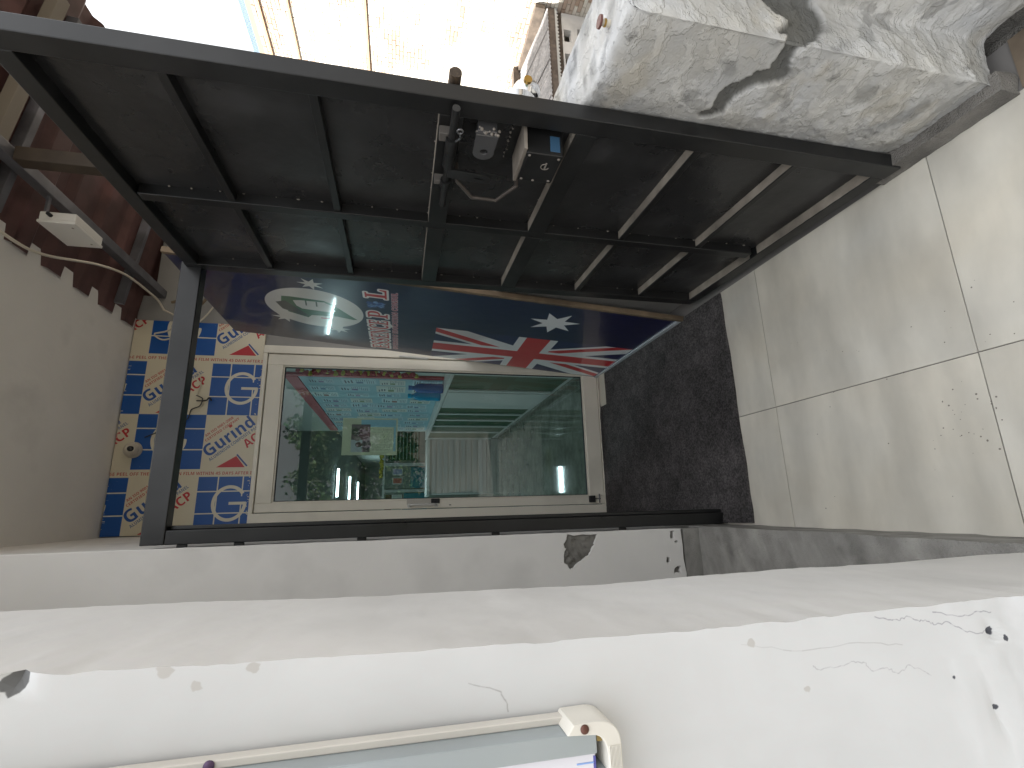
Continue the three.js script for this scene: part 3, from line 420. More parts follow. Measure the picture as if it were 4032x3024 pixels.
// ---------------------------------------------------------------- metal roof and its timbers, box, cables, camera
{
  const prof = (z) => { const t = ((z / 0.2) % 1 + 1) % 1; return t < 0.16 ? t / 0.16 : t < 0.42 ? 1 : t < 0.58 ? 1 - (t - 0.42) / 0.16 : 0; };
  const roofY = (x) => 2.672 - 0.13 * (x - 1.045);
  const roof = thing('metal_roof', 'maroon ribbed sheet metal roof seen from below beside the concrete slab', 'roof', [1.5, 2.6, -1.6]);
  const sheet = (x0, x1, z0, z1) => {
    const pos = [], ps = []; for (let z = z0; z < z1 + 1e-6; z += 0.008) ps.push(z);
    const xs = steps(x0, x1, 0.3); for (let i = 0; i + 1 < ps.length; i++) for (let k = 0; k + 1 < xs.length; k++) { const P = (x, z) => [x - 1.5, roofY(x) + 0.022 * prof(z) - 2.6, z + 1.6], a = P(xs[k], ps[i]), b = P(xs[k + 1], ps[i]), c = P(xs[k + 1], ps[i + 1]), d = P(xs[k], ps[i + 1]); pos.push(...a, ...b, ...c, ...a, ...c, ...d); }
    const g = new THREE.BufferGeometry(); g.setAttribute('position', new THREE.Float32BufferAttribute(pos, 3)); g.computeVertexNormals(); return uvm(g);
  };
  for (const [a, b, c, d] of [[1.0, 2.05, -2.02, -1.32], [0.997, 1.9, -3.1, -2.0]]) part(roof, 'sheet', sheet(a, b, c, d), M.roof);
  const rot = Math.atan(-0.13);
  const beam = (name, z, w, m, label) => { const L = 0.86; single(name, uvm(rbx(-L / 2, L / 2, -0.02, 0.02, -w / 2, w / 2, 0.002)), m, label, 'rafter', [1.47, roofY(1.47) - 0.0215, z], [0, 0, rot]); };
  beam('roof_rafter', -2.673, 0.025, M.purlin, 'thin lilac grey rafter under the roof near the blue checked panel'); beam('roof_rafter', -1.852, 0.03, M.purlin, 'lilac grey rafter under the roof beside the cream one'); beam('roof_rafter', -1.76, 0.05, std(lin(0.24, 0.21, 0.17), 0.7), 'wide cream rafter under the roof behind the top of the gate');
  single('roof_purlin', uvm(rbx(1.19, 1.235, 2.563, 2.604, -3.05, -1.3, 0.003)), M.purlin, 'long grey steel purlin carrying the maroon roof toward the door', 'purlin');
  single('roof_post', uvm(rbx(1.188, 1.24, -2.6, 2.56, -1.81, -1.758, 0.003)), M.brown, 'brown square steel post holding up the roof beyond the gate', 'post');
  const b = thing('junction_box', 'white plastic box hanging under the roof purlin', 'box', [1.085, 2.462, -2.04]);
  part(b, 'body', new RoundedBoxGeometry(0.034, 0.118, 0.176, 3, 0.005).translate(0.01, 0.059, 0), M.plastic); part(b, 'lid', new RoundedBoxGeometry(0.012, 0.124, 0.182, 3, 0.004).translate(-0.013, 0.059, 0), M.plastic); part(b, 'cable_gland', new THREE.CylinderGeometry(0.007, 0.007, 0.018, 12).rotateX(Math.PI / 2).translate(0.01, 0.08, 0.096), M.gasket);
  for (const z of [-0.06, 0.06]) { part(b, 'screw', new THREE.SphereGeometry(0.004, 10, 6).scale(0.5, 1, 1).translate(-0.0192, 0.02, z), M.weld); part(b, 'hanger', rbx(0.012, 0.12, 0.112, 0.12, z - 0.008, z + 0.008, 0.001), M.purlin); }
  const cab = (pts, r, m, label, seg = 60) => single('cable', tube(pts, r, seg, 7), m, label, 'cable');
  cab([[0.985, 2.63, -1.35], [0.96, 2.6, -1.6], [0.945, 2.583, -1.89], [0.97, 2.575, -2.03], [1.071, 2.56, -2.294], [1.123, 2.55, -2.506], [1.134, 2.55, -2.8], [1.1, 2.54, -2.88]], 0.0055, M.cable, 'cream cable sagging along the edge of the concrete slab');
  cab([[1.1, 2.54, -2.87], [1.05, 2.46, -2.86], [0.98, 2.5, -2.87], [0.96, 2.57, -2.88], [0.93, 2.52, -2.885], [0.98, 2.42, -2.885], [1.08, 2.33, -2.88], [1.18, 2.27, -2.87]], 0.0045, M.cable, 'cream cable looping across the top corner of the blue checked panel');
  cab([[1.14, 2.5, -2.86], [1.16, 2.42, -2.85], [1.12, 2.36, -2.84], [1.18, 2.31, -2.83], [1.26, 2.28, -2.82]], 0.008, std(lin(0.16, 0.12, 0.08), 0.7), 'brown cable end behind the gate frame corner');
  cab([[0.85, 2.4, -2.908], [0.8, 2.37, -2.905], [0.74, 2.33, -2.904], [0.69, 2.32, -2.906], [0.63, 2.335, -2.903]], 0.0025, M.cable, 'thin pale wire hanging over the printed film');
  cab([[0.63, 2.335, -2.906], [0.61, 2.3, -2.898], [0.57, 2.31, -2.9], [0.55, 2.35, -2.905], [0.5, 2.36, -2.9], [0.47, 2.41, -2.906], [0.44, 2.47, -2.906], [0.4, 2.55, -2.906]], 0.003, M.darkCable, 'thin black wire running across the panel to the dome camera');
  single('cable', tube([[0.60, 2.33, -2.905], [0.6, 2.28, -2.893], [0.615, 2.265, -2.888], [0.6, 2.255, -2.9]], 0.004, 20, 6), M.darkCable, 'short black wire tail sticking out below the thin wire', 'cable');
  const c = thing('dome_camera', 'small cream dome security camera fixed near the top of the blue checked panel', 'camera', [0.335, 2.596, -2.914]);
  part(c, 'base', new THREE.CylinderGeometry(0.038, 0.042, 0.022, 28).rotateX(Math.PI / 2).translate(0, 0, 0.011), M.cream); part(c, 'ball', new THREE.SphereGeometry(0.033, 24, 16).translate(0, -0.002, 0.028), M.cream);
  const ln = part(c, 'lens_ring', new THREE.CylinderGeometry(0.02, 0.022, 0.016, 24).rotateX(Math.PI / 2).rotateX(0.35).translate(0, -0.012, 0.056), M.cream); part(ln, 'lens', new THREE.SphereGeometry(0.0145, 18, 10).scale(1, 1, 0.5).rotateX(0.35).translate(0, -0.015, 0.063), std(lin(0.01, 0.01, 0.012), 0.1));
}

// ---------------------------------------------------------------- notice board on the near wall
{
  const b = thing('notice_board', 'white notice board with aluminium rail and ribbed plastic corner on the bright wall', 'notice board', [-0.152, 1.095, -0.4075]);
  const B = (n, x0, x1, y0, y1, z0, z1, m, par = b, r = 0.001) => part(par, n, uvm(rbx(x0, x1, y0, y1, z0, z1, r)), m);
  B('board', -0.6, -0.0185, 0.0125, 0.9, 0.004, 0.0245, std(lin(0.72, 0.71, 0.76), 0.35));
  B('side_flange', -0.0055, -0.0004, 0.024, 0.9, 0.001, 0.011, std(lin(0.7, 0.67, 0.62), 0.55, 0, { map: plasterMap }));
  B('rail', -0.0195, -0.0055, 0.0125, 0.9, 0.002, 0.0285, std(lin(0.4, 0.45, 0.48), 0.42, 0.25, { map: plasterMap, roughnessMap: metalRough }));
  B('rail', -0.6, -0.03, -0.001, 0.011, 0.002, 0.0285, std(lin(0.4, 0.45, 0.48), 0.42, 0.25, { map: plasterMap }));
  // corner cap: a bent ribbed band
  const s = new THREE.Shape(); s.moveTo(-0.0045, 0.034); s.lineTo(0.0008, 0.03); s.lineTo(0.0012, 0.012); s.quadraticCurveTo(0.001, -0.0035, -0.014, -0.004); s.lineTo(-0.046, -0.004); s.lineTo(-0.046, 0.005); s.lineTo(-0.02, 0.005); s.quadraticCurveTo(-0.006, 0.006, -0.0055, 0.016); s.closePath();
  const cap = part(b, 'corner_cap', new THREE.ExtrudeGeometry(s, { depth: 0.0315, bevelEnabled: true, bevelSize: 0.0008, bevelThickness: 0.0008, bevelSegments: 2, curveSegments: 10 }), std(lin(0.7, 0.67, 0.6), 0.45));
  for (let i = 0; i < 9; i++) B('rib', -0.045, -0.014, -0.0036 + i * 0.001, -0.0031 + i * 0.001, 0.0318, 0.0332, std(lin(0.7, 0.67, 0.6), 0.45), cap, 0.0002);
  part(cap, 'screw', new THREE.SphereGeometry(0.0032, 12, 8).scale(1, 1, 0.6).translate(-0.0018, 0.0225, 0.0326), std(lin(0.12, 0.05, 0.035), 0.5, 0.4));
  part(b, 'brass_bracket', rbx(-0.013, -0.0065, 0.0065, 0.0118, 0.016, 0.0265, 0.0008), std(lin(0.3, 0.22, 0.08), 0.5, 0.5));
  part(b, 'marker_stain', rbx(-0.036, -0.022, 0.0126, 0.0145, 0.0244, 0.0249, 0.0002), std(lin(0.1, 0.1, 0.35), 0.5)); part(b, 'marker_stain', rbx(-0.0265, -0.0255, 0.0135, 0.027, 0.0244, 0.0249, 0.0002), std(lin(0.25, 0.4, 0.75), 0.5));
  part(b, 'screw', new THREE.SphereGeometry(0.0034, 12, 8).scale(1, 1, 0.6).translate(-0.003, 0.268, 0.0116), std(lin(0.1, 0.06, 0.12), 0.5, 0.4));
}

// ---------------------------------------------------------------- whitewashed rock pillar and parapet on the right
{
  const path = [[0.93, -1.12], [0.875, -0.93], [0.846, -0.83], [0.833, -0.78], [0.832, -0.6], [0.945, -0.598], [0.945, 0.42]];
  const pts = []; let run = 0; for (let i = 0; i + 1 < path.length; i++) { const [a, b] = path[i], [c, d] = path[i + 1], L = Math.hypot(c - a, d - b), n = Math.round(L / (i < 5 ? 0.004 : 0.014)); for (let k = 0; k < n; k++) pts.push([a + (c - a) * k / n, b + (d - b) * k / n, run + L * k / n, (d - b) / L, -(c - a) / L]); run += L; }
  pts.push([...path[path.length - 1], run, 1, 0]);
  for (let r = 0; r < 1; r++) for (let i = 2; i < pts.length - 2; i++) { const a = pts[i - 1], c = pts[i + 1], p = pts[i]; p[3] = (a[3] + c[3] + p[3]) / 3; p[4] = (a[4] + c[4] + p[4]) / 3; p[0] = (a[0] + c[0] + 2 * p[0]) / 4; p[1] = (a[1] + c[1] + 2 * p[1]) / 4; }
  const crack = [[0.832, 0.6, -0.8], [0.83, 0.586, -0.784], [0.83, 0.593, -0.736], [0.83, 0.561, -0.691], [0.83, 0.516, -0.675], [0.83, 0.537, -0.646], [0.832, 0.542, -0.6], [0.86, 0.52, -0.598], [0.9, 0.5, -0.598], [0.925, 0.54, -0.598], [0.945, 0.57, -0.598]].map((q) => new THREE.Vector3(...q));
  const dseg = (p) => { let m = 9; for (let i = 0; i + 1 < crack.length; i++) { const a = crack[i], b = crack[i + 1], ab = b.clone().sub(a), t = Math.max(0, Math.min(1, p.clone().sub(a).dot(ab) / ab.lengthSq())); m = Math.min(m, p.distanceTo(a.clone().addScaledVector(ab, t))); } return m; };
  const rows = [...steps(0.045, 0.84, 0.0045).map((y) => [y, 0]), ...[0.15, 0.35, 0.6, 0.8, 1].map((t) => [0.84 + 0.035 * Math.sin(t * Math.PI / 2), 0.018 * (1 - Math.cos(t * Math.PI / 2))]), ...[0.05, 0.09, 0.13, 0.17, 0.22].map((d) => [0.877, d])];
  const pos = [], col = [], idx = [], P = new THREE.Vector3(), N = pts.length;
  for (const [y, inset] of rows) for (const [x, z, s, nx, nz] of pts) {
    P.set(x, y, z);
    const w = 0.02 + 0.022 * fbm(s * 18, y * 18, 3) + (z > -0.605 && x > 0.85 && y < 0.62 ? 0.022 : 0), dc = dseg(P), inC = 1 - THREE.MathUtils.smoothstep(dc, w * 0.75, w);
    const low = THREE.MathUtils.smoothstep(0.75 - y, 0, 0.5), fa = s * 0.75 + y * 0.66, fb = y * 0.75 - s * 0.66, fq = fbm(fa * 22, fb * 48, 21, 3), fr = fbm(fa * 9 + 5, fb * 16, 31, 4), terr = (THREE.MathUtils.smoothstep(fq, 0.06, 0.1) * 0.0022 + THREE.MathUtils.smoothstep(fr, 0.05, 0.08) * 0.0032 + THREE.MathUtils.smoothstep(fr, -0.16, -0.13) * 0.0026) * 0.45 * (0.25 + low) - 0.004, bump = terr + 0.006 * fbm(s * 5, y * 5, 1) + (0.0006 + 0.0008 * low) * fbm(s * 34 + y * 10, y * 26, 7) + 0.0012 * low * Math.abs(fbm(s * 60 + y * 30, y * 40, 4)) + 0.001 * n3(s * 220, y * 220, 2);
    const dsp = bump - inC * 0.009 - 0.006 * THREE.MathUtils.smoothstep(0.12 - y, 0, 0.08);
    const inx = Math.min(inset, 0.22); let X = x + -nx * 0 + (-(nx) * -dsp), Zz = z + nz * dsp * 1; // outward is (-dz, dx): left of travel
    X = x - nx * dsp; Zz = z - nz * dsp * -1; Zz = z + (-nz) * dsp;
    X += Math.min(inx, Math.max(0, 1.046 - x)); if (inset > 0 && z > -0.61 && x > 0.833 && x < 0.944) Zz -= inset * 0.4;
    pos.push(X, y + (inset > 0 ? 0.006 * fbm(s * 12, inset * 12, 2) : 0), Zz);
    const smear = fbm(s * 9 + 4, y * 9, 6), ce = Math.max(inC, THREE.MathUtils.smoothstep(smear, 0.16, 0.24) * 0.4, inset > 0.02 ? THREE.MathUtils.smoothstep(fbm(s * 14, inset * 14, 8), -0.02, 0.2) * 0.6 : 0, y < 0.1 ? 0.25 : 0), tan = THREE.MathUtils.smoothstep(fbm(s * 6, y * 8, 12), 0.12, 0.3) * 0.5, gr = 1 + 0.1 * fbm(s * 30, y * 30, 5);
    const wht = [0.63 - 0.06 * tan, 0.625 - 0.1 * tan, 0.61 - 0.17 * tan], cem = [0.17, 0.17, 0.16];
    for (let k = 0; k < 3; k++) col.push((wht[k] * (1 - ce) + cem[k] * ce) * gr);
  }
  for (let r = 0; r + 1 < rows.length; r++) for (let i = 0; i + 1 < N; i++) { const a = r * N + i; idx.push(a, a + 1, a + N + 1, a, a + N + 1, a + N); }
  const g = new THREE.BufferGeometry(); g.setAttribute('position', new THREE.Float32BufferAttribute(pos, 3)); g.setAttribute('color', new THREE.Float32BufferAttribute(col, 3)); g.setIndex(idx); g.computeVertexNormals();
  const uv = new Float32Array(pos.length / 3 * 2); let q = 0; for (const [y, inset] of rows) for (const p of pts) { uv[q++] = p[2]; uv[q++] = y + inset; } g.setAttribute('uv', new THREE.BufferAttribute(uv, 2));
  const ss = THREE.MathUtils.smoothstep, R1 = tfbm(10, 5, 201), R2 = tfbm(22, 4, 233), R3 = tfbm(5, 6, 251);
  const flakeH = (u, v) => { const a = u + v, b = v * 2 - u, p = R1(a, b), q = R2(u, v); return 0.3 * ss(p, 0.5, 0.53) + 0.2 * ss(p, 0.6, 0.62) + 0.2 * ss(q, 0.55, 0.58) + 0.2 * R3(u, v) + 0.1 * tn1(u, v); };
  const rockBump = dtex(1024, flakeH, false, 0.45), rockMap = dtex(1024, (u, v) => { const k = 0.93 + 0.1 * (flakeH(u, v) - 0.5) + 0.14 * (R3(v, u) - 0.5) - 0.16 * ss(R1(u + 0.3, v), 0.64, 0.7) * ss(R3(u, v), 0.45, 0.6), w = 0.05 * (R3(u + 0.5, v) - 0.4); return [k, k - w * 0.5, k - w * 1.6]; }, true, 0.45);
  const t = thing('rock_pillar', 'rough whitewashed masonry pillar with a grey broken seam at the free end of the gate', 'pillar', [0.9, 0, -0.6]);
  part(t, 'rough_coat', g.translate(-0.9, 0, 0.6), std(0xffffff, 0.95, 0, { vertexColors: true, map: rockMap, bumpMap: rockBump, bumpScale: 0.004 }));
  part(t, 'core', bx(0.97, 1.043, -0.2, 0.85, -1.1, 0.4).translate(-0.9, 0, 0.6), M.cement);
  part(t, 'foot_plinth', gridBox(steps(0.812, 0.86, 0.012), [0.001, 0.02, 0.045, 0.055], steps(-0.9, -0.592, 0.008), (x, y, z) => [x < 0.815 ? 0.004 * fbm(1, y * 40, z * 22) : 0, y > 0.05 ? 0.006 * fbm(x * 20, 1, z * 20) : 0, z > -0.595 ? 0.01 * fbm(x * 30, y * 30, 3) : 0]).translate(-0.9, 0, 0.6), std(lin(0.4, 0.39, 0.375), 0.95, 0, { map: cementMap, bumpMap: grainBump, bumpScale: 0.005 }));
  single('parapet_wall', gridBox([0.888, 0.92, 0.96, 1.0, 1.046], [-2.6, -0.5].concat(steps(0, 0.872, 0.08)), steps(-3.2, -1.06, 0.03), (x, y, z) => [0, y > 0.85 ? 0.012 * fbm(x * 14, 2, z * 14) : 0, 0]), std(lin(0.5, 0.49, 0.47), 0.95, 0, { map: plasterMap, bumpMap: grainBump, bumpScale: 0.005 }), 'low weathered parapet wall running behind the open gate', 'wall');
  single('loose_stone', new THREE.IcosahedronGeometry(0.03, 2).scale(1.2, 0.6, 0.8).translate(0.9, 0.017, -0.5), std(lin(0.55, 0.54, 0.52), 0.95, 0, { bumpMap: grainBump, bumpScale: 0.006 }), 'small pale stone on the brown tile beside the pillar', 'stone');
  const f = thing('wall_fitting', 'small brown capped cream bolt standing on the pillar top', 'bolt', [0.9, 0.874, -0.688]);
  part(f, 'stem', new THREE.CylinderGeometry(0.006, 0.007, 0.022, 14).translate(0, 0.011, 0), M.cable); part(f, 'collar', new THREE.CylinderGeometry(0.0075, 0.0075, 0.004, 14).translate(0, 0.014, 0), M.brass); part(f, 'cap', new THREE.CylinderGeometry(0.012, 0.0125, 0.0045, 18).translate(0, 0.0245, 0), std(lin(0.13, 0.05, 0.04), 0.5));
}

// ---------------------------------------------------------------- beyond the gate: painted brick wall, shed
{
  const w = thing('brick_wall', 'tall cream painted brick wall in full sun across the lane', 'wall', [8.12, -2.6, -8]);
  part(w, 'mortar_core', bx(-0.11, 0.13, 0, 6.5, -5, 5), std(lin(0.3, 0.23, 0.165), 0.95));
  const im = new THREE.InstancedMesh(new THREE.BoxGeometry(0.02, 0.056, 0.176), std(0xffffff, 0.9, 0, { bumpMap: grainBump, bumpScale: 0.003 }), 98 * 46), m4 = new THREE.Matrix4(), c = new THREE.Color(); let n = 0;
  for (let r = 0; r < 98; r++) for (let k = 0; k < 46; k++) { const y = 0.03 + r * 0.0655, z = -4.2 + k * 0.187 + (r & 1) * 0.0935, wn = fbm(z * 0.9, y * 1.4, 3), worn = (wn > 0.16 || Math.abs(y - 6.25) < 0.2 && wn > -0.1 || y < 2.05 && wn > 0.0) ? rr(0.45, 0.95) : rnd() < 0.12 ? rr(0.3, 0.9) : rr(0, 0.14);
    m4.makeTranslation(-0.113 + rr(-0.003, 0.003), y + rr(-0.002, 0.002), z); im.setMatrixAt(n, m4); c.setRGB(0.76 - 0.34 * worn, 0.72 - 0.44 * worn, 0.64 - 0.44 * worn); im.setColorAt(n++, c); }
  im.count = n; im.name = 'bricks'; im.userData.kind = 'stuff'; shade(im); w.add(im);
  for (const y of [6.29, 5.83, 4.61]) part(w, 'string_course', bx(-0.15, -0.08, y - 0.02, y + 0.02, -4.3, 4.4), std(lin(0.42, 0.28, 0.17), 0.9));
  const ng = []; for (let z = -4.5; z < 4.5; z += 0.03) { ng.push(new THREE.BoxGeometry(0.008, 0.11, 0.008).rotateX(0.6).translate(0, 0, z), new THREE.BoxGeometry(0.008, 0.11, 0.008).rotateX(-0.6).translate(0.009, 0, z)); } for (const y of [-0.05, 0.05]) ng.push(new THREE.BoxGeometry(0.012, 0.012, 9).translate(0.004, y, 0));
  single('blue_netting', mergeGeometries(ng), std(lin(0.2, 0.3, 0.42), 0.6), 'strip of blue netting along the top of the sunny brick wall', 'netting', [8.08, 3.965, -8]);

  const s = thing('shed', 'low shed with grey sheet roof and pierced white wall below the brick wall', 'shed', [6.4, -2.6, -6.7]);
  const L = (g) => g.translate(-6.4, 2.6, 6.7);
  const gx = 4.6, gx1 = 7.98, sl = 0.131, pos = [], xs = []; for (let x = gx; x < gx1; x += 0.02) xs.push(x);
  const RY = (x, z) => -0.905 + (-6.02 - z) * sl + 0.009 * Math.sin(x / 0.076 * 6.283), zz = [-6.0, -6.4, -6.8, -7.25];
  for (let i = 0; i + 1 < xs.length; i++) for (let k = 0; k + 1 < zz.length; k++) { const V = (x, z) => [x, RY(x, z), z], a = V(xs[i], zz[k]), b = V(xs[i + 1], zz[k]), d = V(xs[i + 1], zz[k + 1]), e = V(xs[i], zz[k + 1]); pos.push(...a, ...b, ...d, ...a, ...d, ...e); }
  const rg = new THREE.BufferGeometry(); rg.setAttribute('position', new THREE.Float32BufferAttribute(pos, 3)); rg.computeVertexNormals(); part(s, 'roof_sheet', L(uvm(rg)), std(lin(0.46, 0.45, 0.46), 0.8, 0, { map: cementMap }));
  for (const x of [5.4, 6.2, 6.9, 7.5]) part(s, 'lap_joint', L(bx(-0.012, 0.012, 0.008, 0.02, -0.62, 0.62).rotateX(sl).translate(x, -0.905 + 0.62 * sl - 0.0, -6.63)), std(lin(0.2, 0.19, 0.19), 0.9));
  const dk = std(lin(0.2, 0.16, 0.13), 0.85, 0, { map: cementMap });
  part(s, 'ridge_beam', L(bx(gx, gx1, -0.9, -0.62, -7.4, -7.26)), dk); part(s, 'verge_board', L(bx(7.9, 8.0, -0.06, 0.1, -0.62, 0.62).translate(0, -0.86, 0).rotateX(0).translate(0, 0.05, -6.63)), dk);
  part(s, 'eave_beam', L(bx(gx, gx1, -1.036, -0.918, -6.1, -6.03)), std(lin(0.27, 0.22, 0.19), 0.85, 0, { map: cementMap }));
  const sc = new THREE.Shape(); sc.moveTo(gx, -1.037); for (let x = gx; x < gx1; x += 0.07) { sc.lineTo(x + 0.035, -1.098); sc.lineTo(x + 0.07, -1.066); } sc.lineTo(gx1, -1.037); sc.closePath();
  part(s, 'scalloped_flashing', L(new THREE.ExtrudeGeometry(sc, { depth: 0.015, bevelEnabled: false }).translate(0, 0, -6.05)), std(lin(0.5, 0.5, 0.48), 0.8));
  part(s, 'wall_plate', L(bx(gx, gx1, -1.172, -1.038, -6.22, -6.1)), dk);
  const ws = new THREE.Shape([[gx, -2.6], [gx1, -2.6], [gx1, -1.173], [gx, -1.173]].map((v) => new THREE.Vector2(...v)));
  for (let k = 0; k < 6; k++) for (let r = 0; r < 4; r++) { const x = 7.39 - k * 0.49 + (r & 1 ? 0.06 : 0), y = -1.33 - r * 0.24; ws.holes.push(new THREE.Path([[x, y], [x + 0.25, y + rr(-0.01, 0.01)], [x + 0.25, y + 0.135], [x, y + 0.135]].map((v) => new THREE.Vector2(...v)))); }
  part(s, 'pierced_wall', L(uvm(new THREE.ExtrudeGeometry(ws, { depth: 0.12, bevelEnabled: false }).translate(0, 0, -6.2))), M.white);
  part(s, 'inner_wall', L(bx(gx, gx1, -2.6, -1.18, -7.2, -6.6)), std(lin(0.16, 0.12, 0.1), 0.9));
}

// ---------------------------------------------------------------- trees behind the viewer, mirrored in the glass
{
  const leaf = new THREE.BufferGeometry(); leaf.setAttribute('position', new THREE.Float32BufferAttribute([-0.05, 0, 0, 0, -0.015, 0.03, 0.05, 0, 0, 0, 0.02, -0.035, 0, -0.015, 0.03, 0, 0.02, -0.035].slice(0, 12), 3)); leaf.setIndex([0, 1, 3, 1, 2, 3]); leaf.computeVertexNormals();
  const lm = std(lin(0.07, 0.12, 0.04), 0.6), bark = std(lin(0.13, 0.1, 0.075), 0.95, 0, { map: cementMap });
  const tree = (x, z, h, R, nl, label) => {
    const t = thing('garden_tree', label, 'tree', [x, -2.6, z], 0, 'trees behind the viewer');
    const limbs = [tube([[0, 0, 0], [0.1, h * 0.3, 0.05], [0, h * 0.6, 0]], 0.13, 10, 8)]; for (let i = 0; i < 7; i++) { const a = i * 0.9, e = rr(0.6, 0.9) * R; limbs.push(tube([[0, h * (0.4 + 0.03 * i), 0], [Math.cos(a) * e * 0.5, h * 0.62, Math.sin(a) * e * 0.5], [Math.cos(a) * e, h * rr(0.68, 0.85), Math.sin(a) * e]], 0.045, 8, 6)); }
    part(t, 'trunk', mergeGeometries(limbs), bark);
    const im = new THREE.InstancedMesh(leaf, lm, nl), d = new THREE.Object3D(), c = new THREE.Color(); const cl = Array.from({ length: 26 }, () => [rr(-R, R) * 0.85, h * 0.72 + rr(-1, 1) * R * 0.75, rr(-R, R) * 0.85, rr(0.3, 0.6) * R * 0.6]);
    for (let i = 0; i < nl; i++) { const k = cl[i % 26], u = rr(-1, 1), a = rr(0, 6.283), q = Math.sqrt(1 - u * u), r = k[3] * Math.cbrt(rnd()); d.position.set(k[0] + r * q * Math.cos(a), k[1] + r * u, k[2] + r * q * Math.sin(a)); d.rotation.set(rr(0, 6), rr(0, 6), rr(0, 6)); d.scale.setScalar(rr(0.7, 1.5)); d.updateMatrix(); im.setMatrixAt(i, d.matrix); c.setRGB(rr(0.6, 1.3), rr(0.7, 1.3), rr(0.5, 1.1)); im.setColorAt(i, c); }
    im.name = 'crown'; im.userData.kind = 'stuff'; shade(im); t.add(im);
  };
  tree(0.2, 7.6, 6.6, 1.9, 9000, 'leafy green tree mirrored in the upper part of the glass door'); tree(2.6, 9.5, 7.2, 2.2, 9000, 'taller green tree farther back mirrored at the edge of the glass');
}

